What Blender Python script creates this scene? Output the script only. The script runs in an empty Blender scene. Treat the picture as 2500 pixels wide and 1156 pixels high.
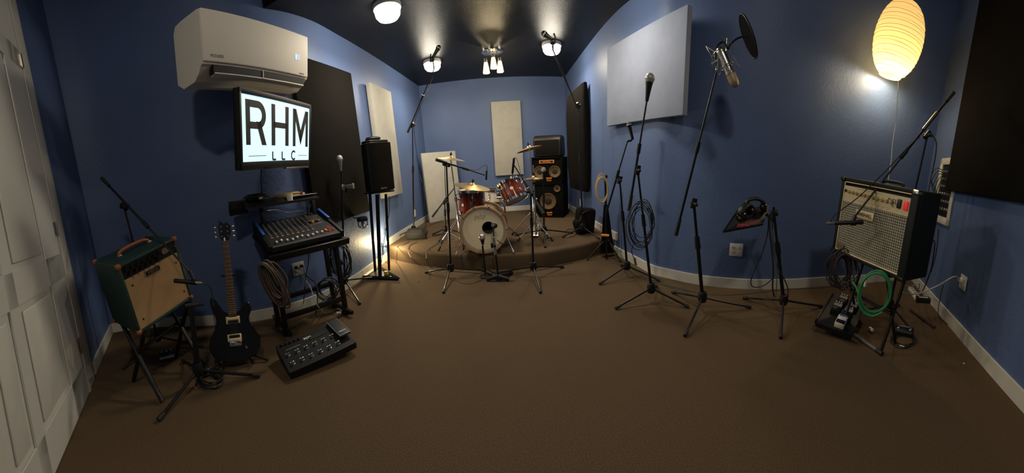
import bpy, bmesh, math, random
from mathutils import Matrix, Vector, Quaternion
PI = math.pi
V = Vector
random.seed(7)
sc = bpy.context.scene
COL = sc.collection

# ------------------------------------------------------------------ camera (phone panorama: tilted central cylinder)
FX, FY, PITCH, ROLL, CX, CY, HC = .89, .90, .201, -.033, 1345.2, 550.0, 1.10
def cam2w(d):
    x, y, z = d
    c, s = math.cos(ROLL), math.sin(ROLL); x, z = x*c - z*s, x*s + z*c
    c, s = math.cos(PITCH), math.sin(PITCH); y, z = y*c + z*s, -y*s + z*c
    return V((x, y, z))
def ray(px, py):
    u = (px-CX)/700*FX; v = (CY-py)/700*FY
    return cam2w((math.sin(u), math.cos(u), v))
def fl(px, py, z=0.0):                      # point of the level z that shows at px, py
    d = ray(px, py); t = (z-HC)/d.z
    return V((d.x*t, d.y*t, z))
def at(px, py, dist):                       # point at a level distance from the tripod
    d = ray(px, py); t = dist/math.hypot(d.x, d.y)
    return V((d.x*t, d.y*t, HC+d.z*t))
def hd(p): return math.hypot(p[0], p[1])
cd = bpy.data.cameras.new('camera'); cam = bpy.data.objects.new('camera', cd); COL.objects.link(cam); sc.camera = cam
cd.type = 'PANO'; cd.panorama_type = 'CENTRAL_CYLINDRICAL'
cd.central_cylindrical_range_u_min = (0-CX)/700*FX; cd.central_cylindrical_range_u_max = (2500-CX)/700*FX
cd.central_cylindrical_range_v_min = (CY-1156)/700*FY; cd.central_cylindrical_range_v_max = CY/700*FY
cd.clip_start = .02
_r, _f, _u = cam2w((1,0,0)), cam2w((0,1,0)), cam2w((0,0,1))
m = Matrix((_r, _u, -_f)).transposed().to_4x4(); m.translation = (0, 0, HC); cam.matrix_world = m

# ------------------------------------------------------------------ materials
MATS = {}
def mat(name, col, rough=.6, metal=0., bump=None, emit=None, var=None, spec=None, trans=0., alpha=None, sheen=0.):
    if name in MATS: return MATS[name]
    mt = bpy.data.materials.new(name); mt.use_nodes = True; nt = mt.node_tree; b = nt.nodes['Principled BSDF']
    c = tuple(col)+(1,)
    b.inputs['Base Color'].default_value = c; b.inputs['Roughness'].default_value = rough; b.inputs['Metallic'].default_value = metal
    if spec is not None: b.inputs['Specular IOR Level'].default_value = spec
    if trans: b.inputs['Transmission Weight'].default_value = trans
    if sheen: b.inputs['Sheen Weight'].default_value = sheen
    if emit: b.inputs['Emission Color'].default_value = tuple(emit[0])+(1,); b.inputs['Emission Strength'].default_value = emit[1]
    tc = None
    def tex(scale, detail=3):
        nonlocal tc
        if tc is None: tc = nt.nodes.new('ShaderNodeTexCoord')
        n = nt.nodes.new('ShaderNodeTexNoise'); n.inputs['Scale'].default_value = scale; n.inputs['Detail'].default_value = detail
        nt.links.new(tc.outputs['Object'], n.inputs['Vector']); return n
    if var:       # (scale, colour2, contrast lo, hi)
        n = tex(var[0], 4); r = nt.nodes.new('ShaderNodeValToRGB')
        r.color_ramp.elements[0].position = var[2]; r.color_ramp.elements[1].position = var[3]
        r.color_ramp.elements[0].color = c; r.color_ramp.elements[1].color = tuple(var[1])+(1,)
        nt.links.new(n.outputs['Fac'], r.inputs['Fac']); nt.links.new(r.outputs['Color'], b.inputs['Base Color'])
    if bump:      # (scale, strength, distance)
        n = tex(bump[0], 3); bp = nt.nodes.new('ShaderNodeBump'); bp.inputs['Strength'].default_value = bump[1]; bp.inputs['Distance'].default_value = bump[2]
        nt.links.new(n.outputs['Fac'], bp.inputs['Height']); nt.links.new(bp.outputs['Normal'], b.inputs['Normal'])
    MATS[name] = mt; return mt
WALL   = mat('blue_wall_paint', (.093,.143,.295), .50, bump=(38, .5, .004), var=(1.5, (.100,.154,.312), .4, .6), spec=.35)
CEIL   = mat('black_ceiling_paint', (.006,.0065,.009), .34, bump=(110, .8, .005), spec=.16)
CARPET = mat('brown_carpet', (.125,.086,.052), .95, bump=(420, .6, .003), var=(230, (.075,.050,.030), .40, .60), spec=.1)
TRIM   = mat('white_trim', (.62,.60,.54), .45)
DOORW  = mat('white_door_paint', (.60,.60,.57), .42, bump=(30, .08, .002))
WHITE  = mat('white_plastic', (.72,.71,.68), .35)
ACW    = mat('air_conditioner_white', (.80,.76,.68), .6, spec=.3)
BLACKP = mat('black_plastic', (.009,.009,.010), .45, spec=.35)
BLACKM = mat('black_metal', (.007,.007,.008), .36, spec=.4)
DARK   = mat('dark_recess', (.004,.004,.004), .7)
RUBBER = mat('black_rubber', (.010,.010,.010), .65)
CABLE  = mat('black_cable', (.014,.013,.012), .5)
TOLEX  = mat('black_vinyl', (.007,.009,.010), .6, bump=(900, .4, .001), spec=.25)
GTOLEX = mat('green_vinyl', (.012,.040,.036), .5, bump=(900, .5, .001))
FOAM   = mat('black_fabric', (.010,.009,.008), .95, bump=(220, .5, .004), spec=.05)
PANEL  = mat('cream_fabric', (.46,.445,.40), .9, bump=(500, .25, .001), var=(9, (.42,.405,.36), .4, .7), spec=.1)
PANELB = mat('pale_blue_fabric', (.31,.35,.47), .9, bump=(500, .25, .001), var=(6, (.28,.32,.43), .4, .7), spec=.1)
CHROME = mat('chrome', (.80,.79,.76), .14, metal=1.)
STEEL  = mat('brushed_steel', (.50,.49,.47), .32, metal=1.)
NICKEL = mat('nickel', (.55,.52,.46), .28, metal=1.)
BRASS  = mat('cymbal_bronze', (.62,.46,.24), .33, metal=.9, bump=(120, .15, .001))
GOLD   = mat('cream_gold', (.75,.62,.34), .4)
HOOPW  = mat('pale_wood_hoop', (.66,.36,.16), .4)
HEADW  = mat('drum_head_cream', (.95,.81,.57), .5)
HEADC  = mat('drum_head_grey_ring', (.46,.42,.36), .45)
TANG   = mat('tan_grille_cloth', (.47,.30,.155), .85, bump=(700, .5, .001), var=(500, (.36,.22,.11), .35, .65), spec=.15)
LEATHR = mat('brown_leather', (.30,.085,.03), .5)
RED    = mat('red_plastic', (.55,.02,.02), .4)
ORANGE = mat('orange_plastic', (.85,.26,.03), .45)
BLUE   = mat('blue_plastic', (.03,.12,.55), .4)
YELLOW = mat('yellow_label', (.85,.62,.05), .5)
GREENC = mat('green_cable', (.03,.22,.085), .45)
TANC   = mat('tan_cable', (.50,.34,.13), .5)
BROWNC = mat('brown_cable', (.055,.038,.024), .55)
WIREW  = mat('white_cable', (.60,.58,.52), .5)
GREY   = mat('grey_plastic', (.20,.20,.20), .45)
SILVER = mat('silver_print', (.45,.45,.44), .4, metal=.3)
TXTG   = mat('grey_print', (.22,.21,.20), .6)
TXTK   = mat('black_print', (.006,.006,.007), .6)
PEDW   = mat('cream_pedal', (.66,.62,.50), .4)
KICKIN = mat('drum_inside', (.10,.075,.05), .8)
PAPER  = mat('white_paper', (.75,.74,.70), .7)
ROSE   = mat('rosewood', (.055,.022,.012), .5, var=(30, (.09,.04,.02), .3, .7))
GBODY  = mat('black_guitar_lacquer', (.007,.006,.006), .22)
MARKG  = mat('gold_panel', (.62,.53,.33), .38, metal=.2)
SPKY   = mat('yellow_speaker_cone', (.10,.052,.012), .6)
def glow(name, col, k): return mat(name, tuple(min(1, c) for c in col), .5, emit=(col, k))
GLOBE  = glow('lit_globe_glass', (1, .93, .76), 14)
SHADE  = glow('lit_glass_shade', (1, .78, .36), 1.9)
BULBM  = glow('warm_bulb', (1, .72, .30), 25)
LEDB   = glow('blue_led_digits', (.25, .40, 1), 2.2)
SCREEN = glow('lit_screen', (.42, .72, .86), 1.35)
REDLED = glow('lit_red_switch', (1, .03, .04), .12)

def burst():
    mt = bpy.data.materials.new('red_burst_lacquer'); mt.use_nodes = True; nt = mt.node_tree; b = nt.nodes['Principled BSDF']
    tc = nt.nodes.new('ShaderNodeTexCoord'); sp = nt.nodes.new('ShaderNodeSeparateXYZ'); nt.links.new(tc.outputs['Generated'], sp.inputs[0])
    r = nt.nodes.new('ShaderNodeValToRGB'); nt.links.new(sp.outputs['Z'], r.inputs['Fac'])
    e = r.color_ramp.elements; e[0].position = 0; e[0].color = (.03,.004,.002,1); e[1].position = 1; e[1].color = (.012,.003,.002,1)
    k = e.new(.35); k.color = (.22,.034,.010,1); k = e.new(.6); k.color = (.17,.022,.008,1)
    nt.links.new(r.outputs['Color'], b.inputs['Base Color']); b.inputs['Roughness'].default_value = .16; b.inputs['Coat Weight'].default_value = .5
    return mt
BURST = burst()
def weave():
    mt = bpy.data.materials.new('checked_grille_cloth'); mt.use_nodes = True; nt = mt.node_tree; b = nt.nodes['Principled BSDF']
    tc = nt.nodes.new('ShaderNodeTexCoord'); br = nt.nodes.new('ShaderNodeTexBrick')
    mp = nt.nodes.new('ShaderNodeMapping'); mp.inputs['Rotation'].default_value = (PI/2, 0, 0)
    nt.links.new(tc.outputs['Object'], mp.inputs['Vector']); nt.links.new(mp.outputs['Vector'], br.inputs['Vector'])
    br.offset = 0; br.inputs['Scale'].default_value = 1; br.inputs['Brick Width'].default_value = .0165; br.inputs['Row Height'].default_value = .0165
    br.inputs['Mortar Size'].default_value = .0022; br.inputs['Mortar Smooth'].default_value = .2
    br.inputs['Color1'].default_value = (.40,.37,.28,1); br.inputs['Color2'].default_value = (.33,.31,.24,1); br.inputs['Mortar'].default_value = (.022,.02,.017,1)
    nt.links.new(br.outputs['Color'], b.inputs['Base Color']); b.inputs['Roughness'].default_value = .85
    return mt
WEAVE = weave()
def lanternmat():
    mt = bpy.data.materials.new('paper_lantern'); mt.use_nodes = True; nt = mt.node_tree
    for n in list(nt.nodes): nt.nodes.remove(n)
    out = nt.nodes.new('ShaderNodeOutputMaterial'); tr = nt.nodes.new('ShaderNodeBsdfTranslucent'); df = nt.nodes.new('ShaderNodeBsdfDiffuse'); mx = nt.nodes.new('ShaderNodeMixShader')
    tr.inputs['Color'].default_value = (.95,.74,.38,1); df.inputs['Color'].default_value = (.80,.68,.42,1); mx.inputs[0].default_value = .35
    nt.links.new(tr.outputs[0], mx.inputs[1]); nt.links.new(df.outputs[0], mx.inputs[2]); em = nt.nodes.new('ShaderNodeEmission'); em.inputs['Color'].default_value = (1,.70,.32,1); em.inputs['Strength'].default_value = .22; ad = nt.nodes.new('ShaderNodeAddShader'); nt.links.new(mx.outputs[0], ad.inputs[0]); nt.links.new(em.outputs[0], ad.inputs[1]); nt.links.new(ad.outputs[0], out.inputs['Surface'])
    return mt
LANT = lanternmat()

# ------------------------------------------------------------------ mesh builder
def frame_axes(z, hint=None):
    z = V(z).normalized(); h = V(hint) if hint is not None else (V((0,0,1)) if abs(z.z) < .9 else V((1,0,0)))
    x = h.cross(z).normalized(); y = z.cross(x)
    return x, y, z
def mx(o, x, y, z):
    M_ = Matrix((x, y, z)).transposed().to_4x4(); M_.translation = o; return M_
def pose(o, rz=0, rx=0, ry=0):
    return Matrix.Translation(V(o)) @ Matrix.Rotation(rz, 4, 'Z') @ Matrix.Rotation(rx, 4, 'X') @ Matrix.Rotation(ry, 4, 'Y')
class B:
    def __init__(s): s.v = []; s.f = []
    def add(s, vs, fs, M_=None):
        n = len(s.v); s.v += [tuple(M_ @ V(p)) if M_ is not None else tuple(p) for p in vs]; s.f += [tuple(i+n for i in f) for f in fs]; return s
    def box(s, c, size, M_=None, bev=0, seg=2, R=None):
        bm = bmesh.new(); bmesh.ops.create_cube(bm, size=1)
        for v in bm.verts: v.co = V((v.co.x*size[0], v.co.y*size[1], v.co.z*size[2]))
        if bev: bmesh.ops.bevel(bm, geom=list(bm.edges), offset=min(bev, min(size)*.49), segments=seg, profile=.5, affect='EDGES')
        T = Matrix.Translation(V(c)) @ (R.to_4x4() if R is not None else Matrix())
        if M_ is not None: T = M_ @ T
        bm.verts.index_update(); vs = [T @ v.co for v in bm.verts]; fs = [[v.index for v in f.verts] for f in bm.faces]; bm.free()
        return s.add(vs, fs)
    def tube(s, pts, r, seg=8, closed=False, cap=True, M_=None):
        pts = [V(p) for p in pts]; n = len(pts); rs = r if isinstance(r, (list, tuple)) else [r]*n
        vs = []; fs = []; t0 = (pts[1]-pts[0]).normalized(); x, y, _ = frame_axes(t0)
        for i in range(n):
            a = pts[(i-1) % n] if (closed or i) else pts[0]; b = pts[(i+1) % n] if (closed or i < n-1) else pts[-1]
            t = (b-a); t = t.normalized() if t.length > 1e-9 else t0
            q = t0.rotation_difference(t); x = q @ x; t0 = t; x = (x - t*x.dot(t)).normalized(); y = t.cross(x)
            for k in range(seg):
                an = 2*PI*k/seg; vs.append(pts[i] + (x*math.cos(an) + y*math.sin(an))*rs[i])
        for i in range(n if closed else n-1):
            j = (i+1) % n
            for k in range(seg): k2 = (k+1) % seg; fs.append((i*seg+k, i*seg+k2, j*seg+k2, j*seg+k))
        if cap and not closed: fs.append(tuple(range(seg))[::-1]); fs.append(tuple((n-1)*seg+k for k in range(seg)))
        return s.add(vs, fs, M_)
    def cyl(s, a, b, r, r2=None, seg=16, M_=None): return s.tube([a, b], [r, r if r2 is None else r2], seg, M_=M_)
    def lathe(s, prof, seg=24, M_=None, arc=2*PI):     # profile of (r, z) turned round z
        vs = []; fs = []; n = len(prof)
        for k in range(seg):
            a = arc*k/seg
            for r, z in prof: vs.append((r*math.cos(a), r*math.sin(a), z))
        for k in range(seg):
            k2 = (k+1) % seg
            for i in range(n-1): fs.append((k*n+i, k2*n+i, k2*n+i+1, k*n+i+1))
        return s.add(vs, fs, M_)
    def ball(s, c, r, seg=14, M_=None, sq=(1,1,1)):
        prof = [(max(1e-4, r*math.sin(PI*i/(seg//2))), -r*math.cos(PI*i/(seg//2))) for i in range(seg//2+1)]
        T = Matrix.Translation(V(c)) @ Matrix.Diagonal((*sq, 1)); 
        return s.lathe(prof, seg, T if M_ is None else M_ @ T)
    def prism(s, poly, y0, y1, M_=None):                # poly in (x, z), thickness along y
        n = len(poly); vs = [(p[0], y0, p[1]) for p in poly] + [(p[0], y1, p[1]) for p in poly]
        fs = [tuple(range(n)), tuple(range(n, 2*n))[::-1]] + [(i, i+n, (i+1) % n+n, (i+1) % n)for i in range(n)]
        return s.add(vs, fs, M_)
    def plate(s, poly, z0, z1, M_=None):                # poly in (x, y), thickness along z
        n = len(poly); vs = [(p[0], p[1], z0) for p in poly] + [(p[0], p[1], z1) for p in poly]
        fs = [tuple(range(n))[::-1], tuple(range(n, 2*n))] + [(i, (i+1) % n, (i+1) % n+n, i+n) for i in range(n)]
        return s.add(vs, fs, M_)
ROOT = {}
def setp(o, label=None, cat=None, group=None, kind=None):
    if label: o['label'] = label
    if cat: o['category'] = cat
    if group: o['group'] = group
    if kind: o['kind'] = kind
    return o
def ob(name, b, mt, parent=None, world=False, ang=35, label=None):
    me = bpy.data.meshes.new(name)
    vs = b.v
    if parent is not None and world:
        I = ROOT[parent.name].inverted(); vs = [tuple(I @ V(p)) for p in vs]
    me.from_pydata(vs, [], b.f); 
    bm = bmesh.new(); bm.from_mesh(me); bmesh.ops.recalc_face_normals(bm, faces=bm.faces); bm.to_mesh(me); bm.free()
    me.polygons.foreach_set('use_smooth', [True]*len(me.polygons)); me.set_sharp_from_angle(angle=math.radians(ang))
    me.materials.append(mt); o = bpy.data.objects.new(name, me); COL.objects.link(o)
    if parent is not None: o.parent = parent; ROOT[o.name] = ROOT[parent.name]
    else: ROOT[o.name] = Matrix()
    if label: o['label'] = label
    return o
def solo(name, b, mt, label, cat, group=None, ang=35): return setp(ob(name, b, mt, ang=ang), label, cat, group)
def thing(name, label, cat, M_=None, group=None):
    M_ = M_ if isinstance(M_, Matrix) else Matrix.Translation(V(M_ or (0,0,0)))
    o = bpy.data.objects.new(name, None); COL.objects.link(o); o.empty_display_size = .05; o.matrix_world = M_; ROOT[o.name] = M_.copy()
    return setp(o, label, cat, group)
def struct(name, b, mt, parent=None, ang=35):
    o = ob(name, b, mt, parent, ang=ang)
    if parent is None: o['kind'] = 'structure'
    return o
def inst(src, M_, parent):                 # another part sharing src's mesh, placed by a local matrix
    o = src.copy(); COL.objects.link(o); o.parent = parent; o.matrix_local = M_; ROOT[o.name] = ROOT[parent.name]; return o
def text(body, size, M_, mt, parent, name='lettering', sx=1, ext=.0006, bold=0, world=True):
    cu = bpy.data.curves.new(name, 'FONT'); cu.body = body; cu.size = size; cu.align_x = 'CENTER'; cu.align_y = 'CENTER'; cu.extrude = ext; cu.offset = bold
    cu.resolution_u = 3
    t = bpy.data.objects.new('tmp', cu); COL.objects.link(t); dg = bpy.context.evaluated_depsgraph_get(); me = bpy.data.meshes.new_from_object(t.evaluated_get(dg))
    bpy.data.objects.remove(t); b = B(); T = M_ @ Matrix.Diagonal((sx, 1, 1, 1))
    b.add([v.co for v in me.vertices], [tuple(p.vertices) for p in me.polygons], T); bpy.data.meshes.remove(me)
    return ob(name, b, mt, parent, world=world)
FACE = Matrix.Rotation(PI/2, 4, 'X')       # text plane -> upright plane facing -y
def smooth(pts, n=8, closed=False):
    P = [V(p) for p in pts]; out = []; N = len(P)
    for i in range(N if closed else N-1):
        p0 = P[(i-1) % N] if (closed or i) else P[0]; p1 = P[i]; p2 = P[(i+1) % N]; p3 = P[(i+2) % N] if (closed or i+2 < N) else P[-1]
        for k in range(n):
            t = k/n; out.append(.5*((2*p1) + (p2-p0)*t + (2*p0-5*p1+4*p2-p3)*t*t + (3*p1-p0-3*p2+p3)*t**3))
    if not closed: out.append(P[-1])
    return out
def cable(label, pts, mt=CABLE, r=.0032, name='cable', group=None, n=8):
    return solo(name, B().tube(smooth(pts, n), r, 6), mt, label, 'cable', group)
def coilpts(c, u, v, ru, rv, n, jit=.06, seed=0, spread=None):
    rnd = random.Random(seed); pts = []; w = V(spread) if spread is not None else V(u).cross(V(v)).normalized()*.02
    for k in range(n):
        a, b_, du, dv, dw = ru*(1+rnd.uniform(-jit, jit)), rv*(1+rnd.uniform(-jit, jit)), rnd.uniform(-jit, jit)*ru, rnd.uniform(-jit, jit)*rv, rnd.uniform(-.5, .5)
        for i in range(20):
            t = 2*PI*i/20; s_ = (k+i/20)/n-.5
            pts.append(V(c) + V(u)*(math.cos(t)*a+du) + V(v)*(math.sin(t)*b_+dv) + w*(s_*2+dw*.3))
    return smooth(pts[::2], 2)

# ------------------------------------------------------------------ room
HIGH, LOW = 3.7, 2.6
LW = [(-2.24,5.75),(-2.08,4.0),(-2.0,3.1),(-1.95,2.45),(-2.03,1.9),(-2.24,1.56),(-2.52,1.28),(-2.88,.97),(-3.10,.72),(-3.2,.46)]
RW = [(.34,6.3),(.6,4.4),(.74,3.6),(.87,3.15),(.96,2.83),(1.09,2.66),(1.31,2.43),(1.67,2.2),(2.05,2.05),(2.46,1.92),(3.5,1.53)]
DW = [(-3.2,.46),(-.5,-.61)]
NW = [(3.5,1.53),(1.0,-.67)]
def sm2(P): return [(p.x, p.y) for p in smooth([(x, y, 0) for x, y in P], 8)]
LWs, RWs = sm2(LW), sm2(RW)
def offset(path, d):
    out = []; n = len(path)
    for i in range(n):
        a = V(path[max(0, i-1)]); b_ = V(path[min(n-1, i+1)]); t = (b_-a).normalized(); nn = V((-t.y, t.x))
        if nn.dot(-V(path[i])+V((0, 2))) < 0: nn = -nn
        out.append(tuple(V(path[i])+nn*d))
    return out
def strip(path, d0, d1, z0, z1):
    a, b_ = offset(path, d0), offset(path, d1); b = B(); n = len(path)
    vs = []; fs = []
    for i in range(n): vs += [(*a[i], z0), (*b_[i], z0), (*b_[i], z1), (*a[i], z1)]
    for i in range(n-1):
        for k in range(4): fs.append((i*4+k, i*4+(k+1) % 4, i*4+4+(k+1) % 4, i*4+4+k))
    fs += [(0,1,2,3), tuple(4*(n-1)+k for k in (3,2,1,0))]
    return b.add(vs, fs)
struct('wall_left', strip(LWs, -.1, 0, 0, HIGH), WALL)
struct('wall_right', strip(RWs, -.1, 0, 0, HIGH), WALL)
struct('wall_back', strip([(-2.34,5.728),(.44,6.322)], -.1, 0, 0, HIGH), WALL)
struct('wall_door_side', strip(DW, -.1, 0, 0, HIGH), WALL)
struct('wall_near_right', strip(NW, -.1, 0, 0, HIGH), WALL)
struct('wall_behind_camera', B().box((-.5-.05,-1.15,HIGH/2),(.1,1.1,HIGH)).box((1.05,-1.2,HIGH/2),(.1,1.1,HIGH)).box((.25,-1.75,HIGH/2),(1.7,.1,HIGH)), WALL)
struct('floor', B().box((.1,2.3,-.05),(7.6,8.6,.1)), CARPET)
# low ceiling over the back of the room, a raised one over the near end
bl, br_ = V((-2.0,2.0)), V((.95,2.75)); dr = (br_-bl)
l0 = bl-dr*.2; r0 = br_+dr*.2
struct('ceiling', B().plate([tuple(l0), tuple(r0), (1.6,6.6), (-2.7,6.6)], LOW, HIGH+.05), CEIL)
struct('ceiling_raised', B().box((.1,2.3,HIGH+.1),(7.6,8.6,.1)), CEIL)
# platform
PH = .17
fr = [fl(*p) for p in ((952,631),(985,640),(1030,649),(1088,656),(1160,660),(1232,659),(1300,656),(1340,651),(1376,643),(1429,632),(1466,618))]
fr = [(p.x, p.y) for p in smooth(fr, 4)]
fr[0] = (-2.05, 3.55); fr[-1] = (.80, 3.62)
outline = fr + [(.66,4.6),(.40,6.35),(-2.3,5.78),(-2.14,4.2)]
def platform():
    b = B(); n = len(outline); ins = lambda d: offset(fr, d) + outline[len(fr):]
    rings = [(0, 0), (0, PH-.035)] + [(-.035+.035*math.cos(a), PH-.035+.035*math.sin(a)) for a in (PI/6, PI/3, PI/2)]
    vs = []; fs = []
    for d, z in rings: vs += [(*p, z) for p in ins_(d)]
    for k in range(len(rings)-1):
        for i in range(n): j = (i+1) % n; fs.append((k*n+i, k*n+j, (k+1)*n+j, (k+1)*n+i))
    fs.append(tuple((len(rings)-1)*n+i for i in range(n))); return b.add(vs, fs)
def ins_(d):
    out = []
    for i, p in enumerate(fr):
        a = V(fr[max(0, i-1)]); b_ = V(fr[min(len(fr)-1, i+1)]); t = (b_-a).normalized(); nn = V((-t.y, t.x)); out.append(tuple(V(p)+nn*(-d)))
    return out + outline[len(fr):]
setp(ob('platform', platform(), CARPET), 'low brown carpeted drum platform with curved front edge', 'platform', kind='structure')
# baseboards
BB = .092
def split(path, test): return [p for p in path if test(p)]
struct('baseboard_left', strip(split(LWs, lambda p: p[1] < 3.6), 0, .014, 0, BB), TRIM)
struct('baseboard_left_platform', strip(split(LWs, lambda p: p[1] > 3.45), 0, .014, PH, PH+BB), TRIM)
struct('baseboard_right', strip(split(RWs, lambda p: p[1] < 3.62), 0, .014, 0, BB), TRIM)
struct('baseboard_right_platform', strip(split(RWs, lambda p: p[1] > 3.5), 0, .014, PH, PH+BB), TRIM)
struct('baseboard_back', strip([(-2.24,5.75),(.34,6.3)], 0, .014, PH, PH+BB), TRIM)
struct('baseboard_near_right', strip(NW, 0, .014, 0, BB+.01), TRIM)
# ---- door in the left near wall
dt = (V((-.5,-.61,0))-V((-3.2,.46,0))).normalized()      # along the wall towards the camera end
dn = V((-dt.y, dt.x, 0)); dn = dn if dn.dot(V((0,2,0))-V((-2,0,0))) > 0 else -dn
def DM(x):    # frame at wall abscissa x: local x along wall, local -y into the room
    s_ = (x+3.2)/dt.x; o = V((-3.2,.46,0))+dt*s_
    return mx(o, dt, -dn, V((0,0,1)))
Md = DM(-2.17)
struct('baseboard_door_side', strip([(-3.2,.46), tuple((V((-3.2,.46,0))+dt*((3.2-2.40)/dt.x)).xy)], 0, .014, 0, BB), TRIM)
d1 = bpy.data.objects.new('door_1', None); COL.objects.link(d1); d1.matrix_world = Md; ROOT['door_1'] = Md.copy(); d1['kind'] = 'structure'
cas = B().box((-.115,-.012,1.51),(.15,.024,3.02), bev=.006).box((1.14,-.012,1.51),(.12,.024,3.02), bev=.006).box((.51,-.012,3.08),(1.38,.024,.12), bev=.006)
cas.box((-.03,-.006,1.49),(.035,.05,2.98)).box((1.07,-.006,1.49),(.035,.05,2.98))
ob('door_casing', cas, TRIM, d1)
DWd = 1.05
slab = B()
PX = ((.27,.71),(.80,1.0)); PZ = ((.20,.80),(.96,2.25),(2.40,2.80))
# slab as stiles and rails round recessed, raised-field panels
slab.box((DWd/2,-.006,1.48),(DWd,.016,2.95))
for (x0,x1) in ((0,.27),(.71,.80),(1.0,1.05)): slab.box(((x0+x1)/2,-.020,1.48),(x1-x0,.016,2.95))
for (z0,z1) in ((.005,.20),(.80,.96),(2.25,2.40),(2.80,2.955)): slab.box((.53,-.020,(z0+z1)/2),(1.04,.016,z1-z0))
for x0,x1 in PX:
    for z0,z1 in PZ: slab.box(((x0+x1)/2,-.017,(z0+z1)/2),(x1-x0-.07,.018,z1-z0-.07), bev=.009, seg=3)
ob('door_slab', slab, DOORW, d1)
for z in (.33, 1.13, 2.32):
    ob('hinge', B().cyl((-.008,-.034,z-.05),(-.008,-.034,z+.05),.009,seg=10).box((.012,-.029,z),(.04,.004,.09)).box((-.03,-.024,z),(.04,.004,.09)), NICKEL, d1)

# ------------------------------------------------------------------ ceiling lamps (fourth and fifth globes are unseen, added to light the side walls)
def lamp_light(name, p, watts, col, r=.09):
    l = bpy.data.lights.new(name, 'POINT'); l.energy = watts; l.color = col; l.shadow_soft_size = r
    o = bpy.data.objects.new(name, l); COL.objects.link(o); o.location = p; return o
def globe(label, p, watts, LOW=LOW):
    t = thing('ceiling_light', label, 'ceiling light', (p.x, p.y, LOW), 'round flush ceiling lights')
    ob('base_ring', B().lathe([(.001,0),(.124,0),(.128,-.01),(.126,-.04),(.112,-.046),(.001,-.046)], 32), WHITE, t)
    ob('glass_bowl', B().lathe([(.112,-.045),(.116,-.06),(.110,-.095),(.088,-.122),(.052,-.135),(.001,-.139)], 32), GLOBE, t)
    l = bpy.data.lights.new('ceiling_light_glow', 'AREA'); l.shape = 'DISK'; l.size = .24; l.energy = watts*.35; l.color = (1, .87, .66)
    o = bpy.data.objects.new('ceiling_light_glow', l); COL.objects.link(o); o.location = (p.x, p.y, LOW-.222); lamp_light('ceiling_light_bulb', (p.x, p.y, LOW-.105), watts*.75, (1, .89, .72), .112)
GP = [fl(947,37,2.51), fl(1056,165,2.51), fl(1347,124,2.51), V((.32,2.86,2.5))]
globe('round lit flush ceiling light closest to the white air conditioner', GP[0], 52)
globe('round lit flush ceiling light behind the left overhead microphone', GP[1], 30)
globe('round lit flush ceiling light behind the right overhead microphone', GP[2], 32)
globe('added unseen flush ceiling light above the pale blue acoustic panel', GP[3], 22)  # out of view above the panel, added to brighten the side walls
globe('added unseen flush ceiling light over the near end of the room', V((.35,-.55,0)), 50, HIGH+.05)  # unseen fill lamp added behind the camera to lift the side walls
c0 = fl(1202,127,2.59)
t = thing('ceiling_fixture', 'round chrome ceiling fixture with hanging lit glass shades', 'ceiling light', (c0.x, c0.y, LOW))
ob('canopy', B().lathe([(.001,0),(.15,0),(.15,-.012),(.13,-.024),(.03,-.034),(.001,-.034)], 36), CHROME, t)
for (px, py, tp) in ((1186,153,(1186,125)), (1204,141,(1203,118)), (1220,150,(1218,125))):
    q = at(px, py, hd(c0)-.12); q0 = V((c0.x+(q.x-c0.x)*.6, c0.y+(q.y-c0.y)*.6, LOW-.03))
    M2 = Matrix.Translation(q)
    ob('stem', B().cyl(q0, q+V((0,0,.05)), .006, seg=8), CHROME, t, world=True)
    ob('lamp_holder', B().lathe([(.001,.055),(.02,.05),(.024,.0),(.022,-.02),(.001,-.02)], 16, M2), NICKEL, t, world=True)
    ob('glass_shade', B().lathe([(.024,0),(.034,-.05),(.046,-.13),(.044,-.135),(.001,-.132)], 20, M2), SHADE, t, world=True)
lamp_light('ceiling_fixture_bulb', (c0.x, c0.y+.10, LOW-.36), 14, (1, .78, .45), .02)

# ------------------------------------------------------------------ air conditioner and screen (left wall)
def rrect(w, h, r, n=5, cx=0, cz=0):
    out = []
    for (sx, sz, a0) in ((1,1,0),(-1,1,PI/2),(-1,-1,PI),(1,-1,3*PI/2)):
        for k in range(n+1):
            a = a0+PI/2*k/n; out.append((cx+sx*(w/2-r)+r*math.cos(a), cz+sz*(h/2-r)+r*math.sin(a)))
    return out
Ma = pose((-1.692,1.574,1.932), 1.599, .204, .012)
t = thing('air_conditioner', 'white split air conditioner on the blue wall above the screen', 'air conditioner', Ma)
W_, H_ = .953, .299
prof = [(.0,.295),(.012,.30),(.22,.305),(.30,.30),(.33,.26),(.33,-.06),(.25,-.10),(.10,-.085),(.045,-.045),(.022,-.012),(.0,.0)]   # (depth y, z) side section
side = [(y, z) for y, z in prof]
b = B(); n = len(side); b.add([(-W_/2, y, z) for y, z in side]+[(W_/2, y, z) for y, z in side], [tuple(range(n)), tuple(range(n,2*n))[::-1]]+[(i,i+n,(i+1)%n+n,(i+1)%n) for i in range(n)])
ob('case', b, ACW, t, ang=25)
ob('front_panel', B().box((0,-.004,.155),(W_-.004,.02,.29), bev=.009, seg=3), ACW, t)
ob('vent', B().box((.01,.012,-.030),(W_*.87,.052,.052)), DARK, t)
ob('louvre', B().box((.01,.004,-.060),(W_*.86,.045,.008), bev=.003, R=Matrix.Rotation(-.35,3,'X')), ACW, t)
ob('louvre_divider', B().box((.0,-.012,-.03),(.006,.012,.05)), ACW, t)
text('PIONEER', .024, Ma @ Matrix.Translation((-.375,-.0155,.045)) @ FACE, TXTG, t, sx=1.05)
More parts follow.
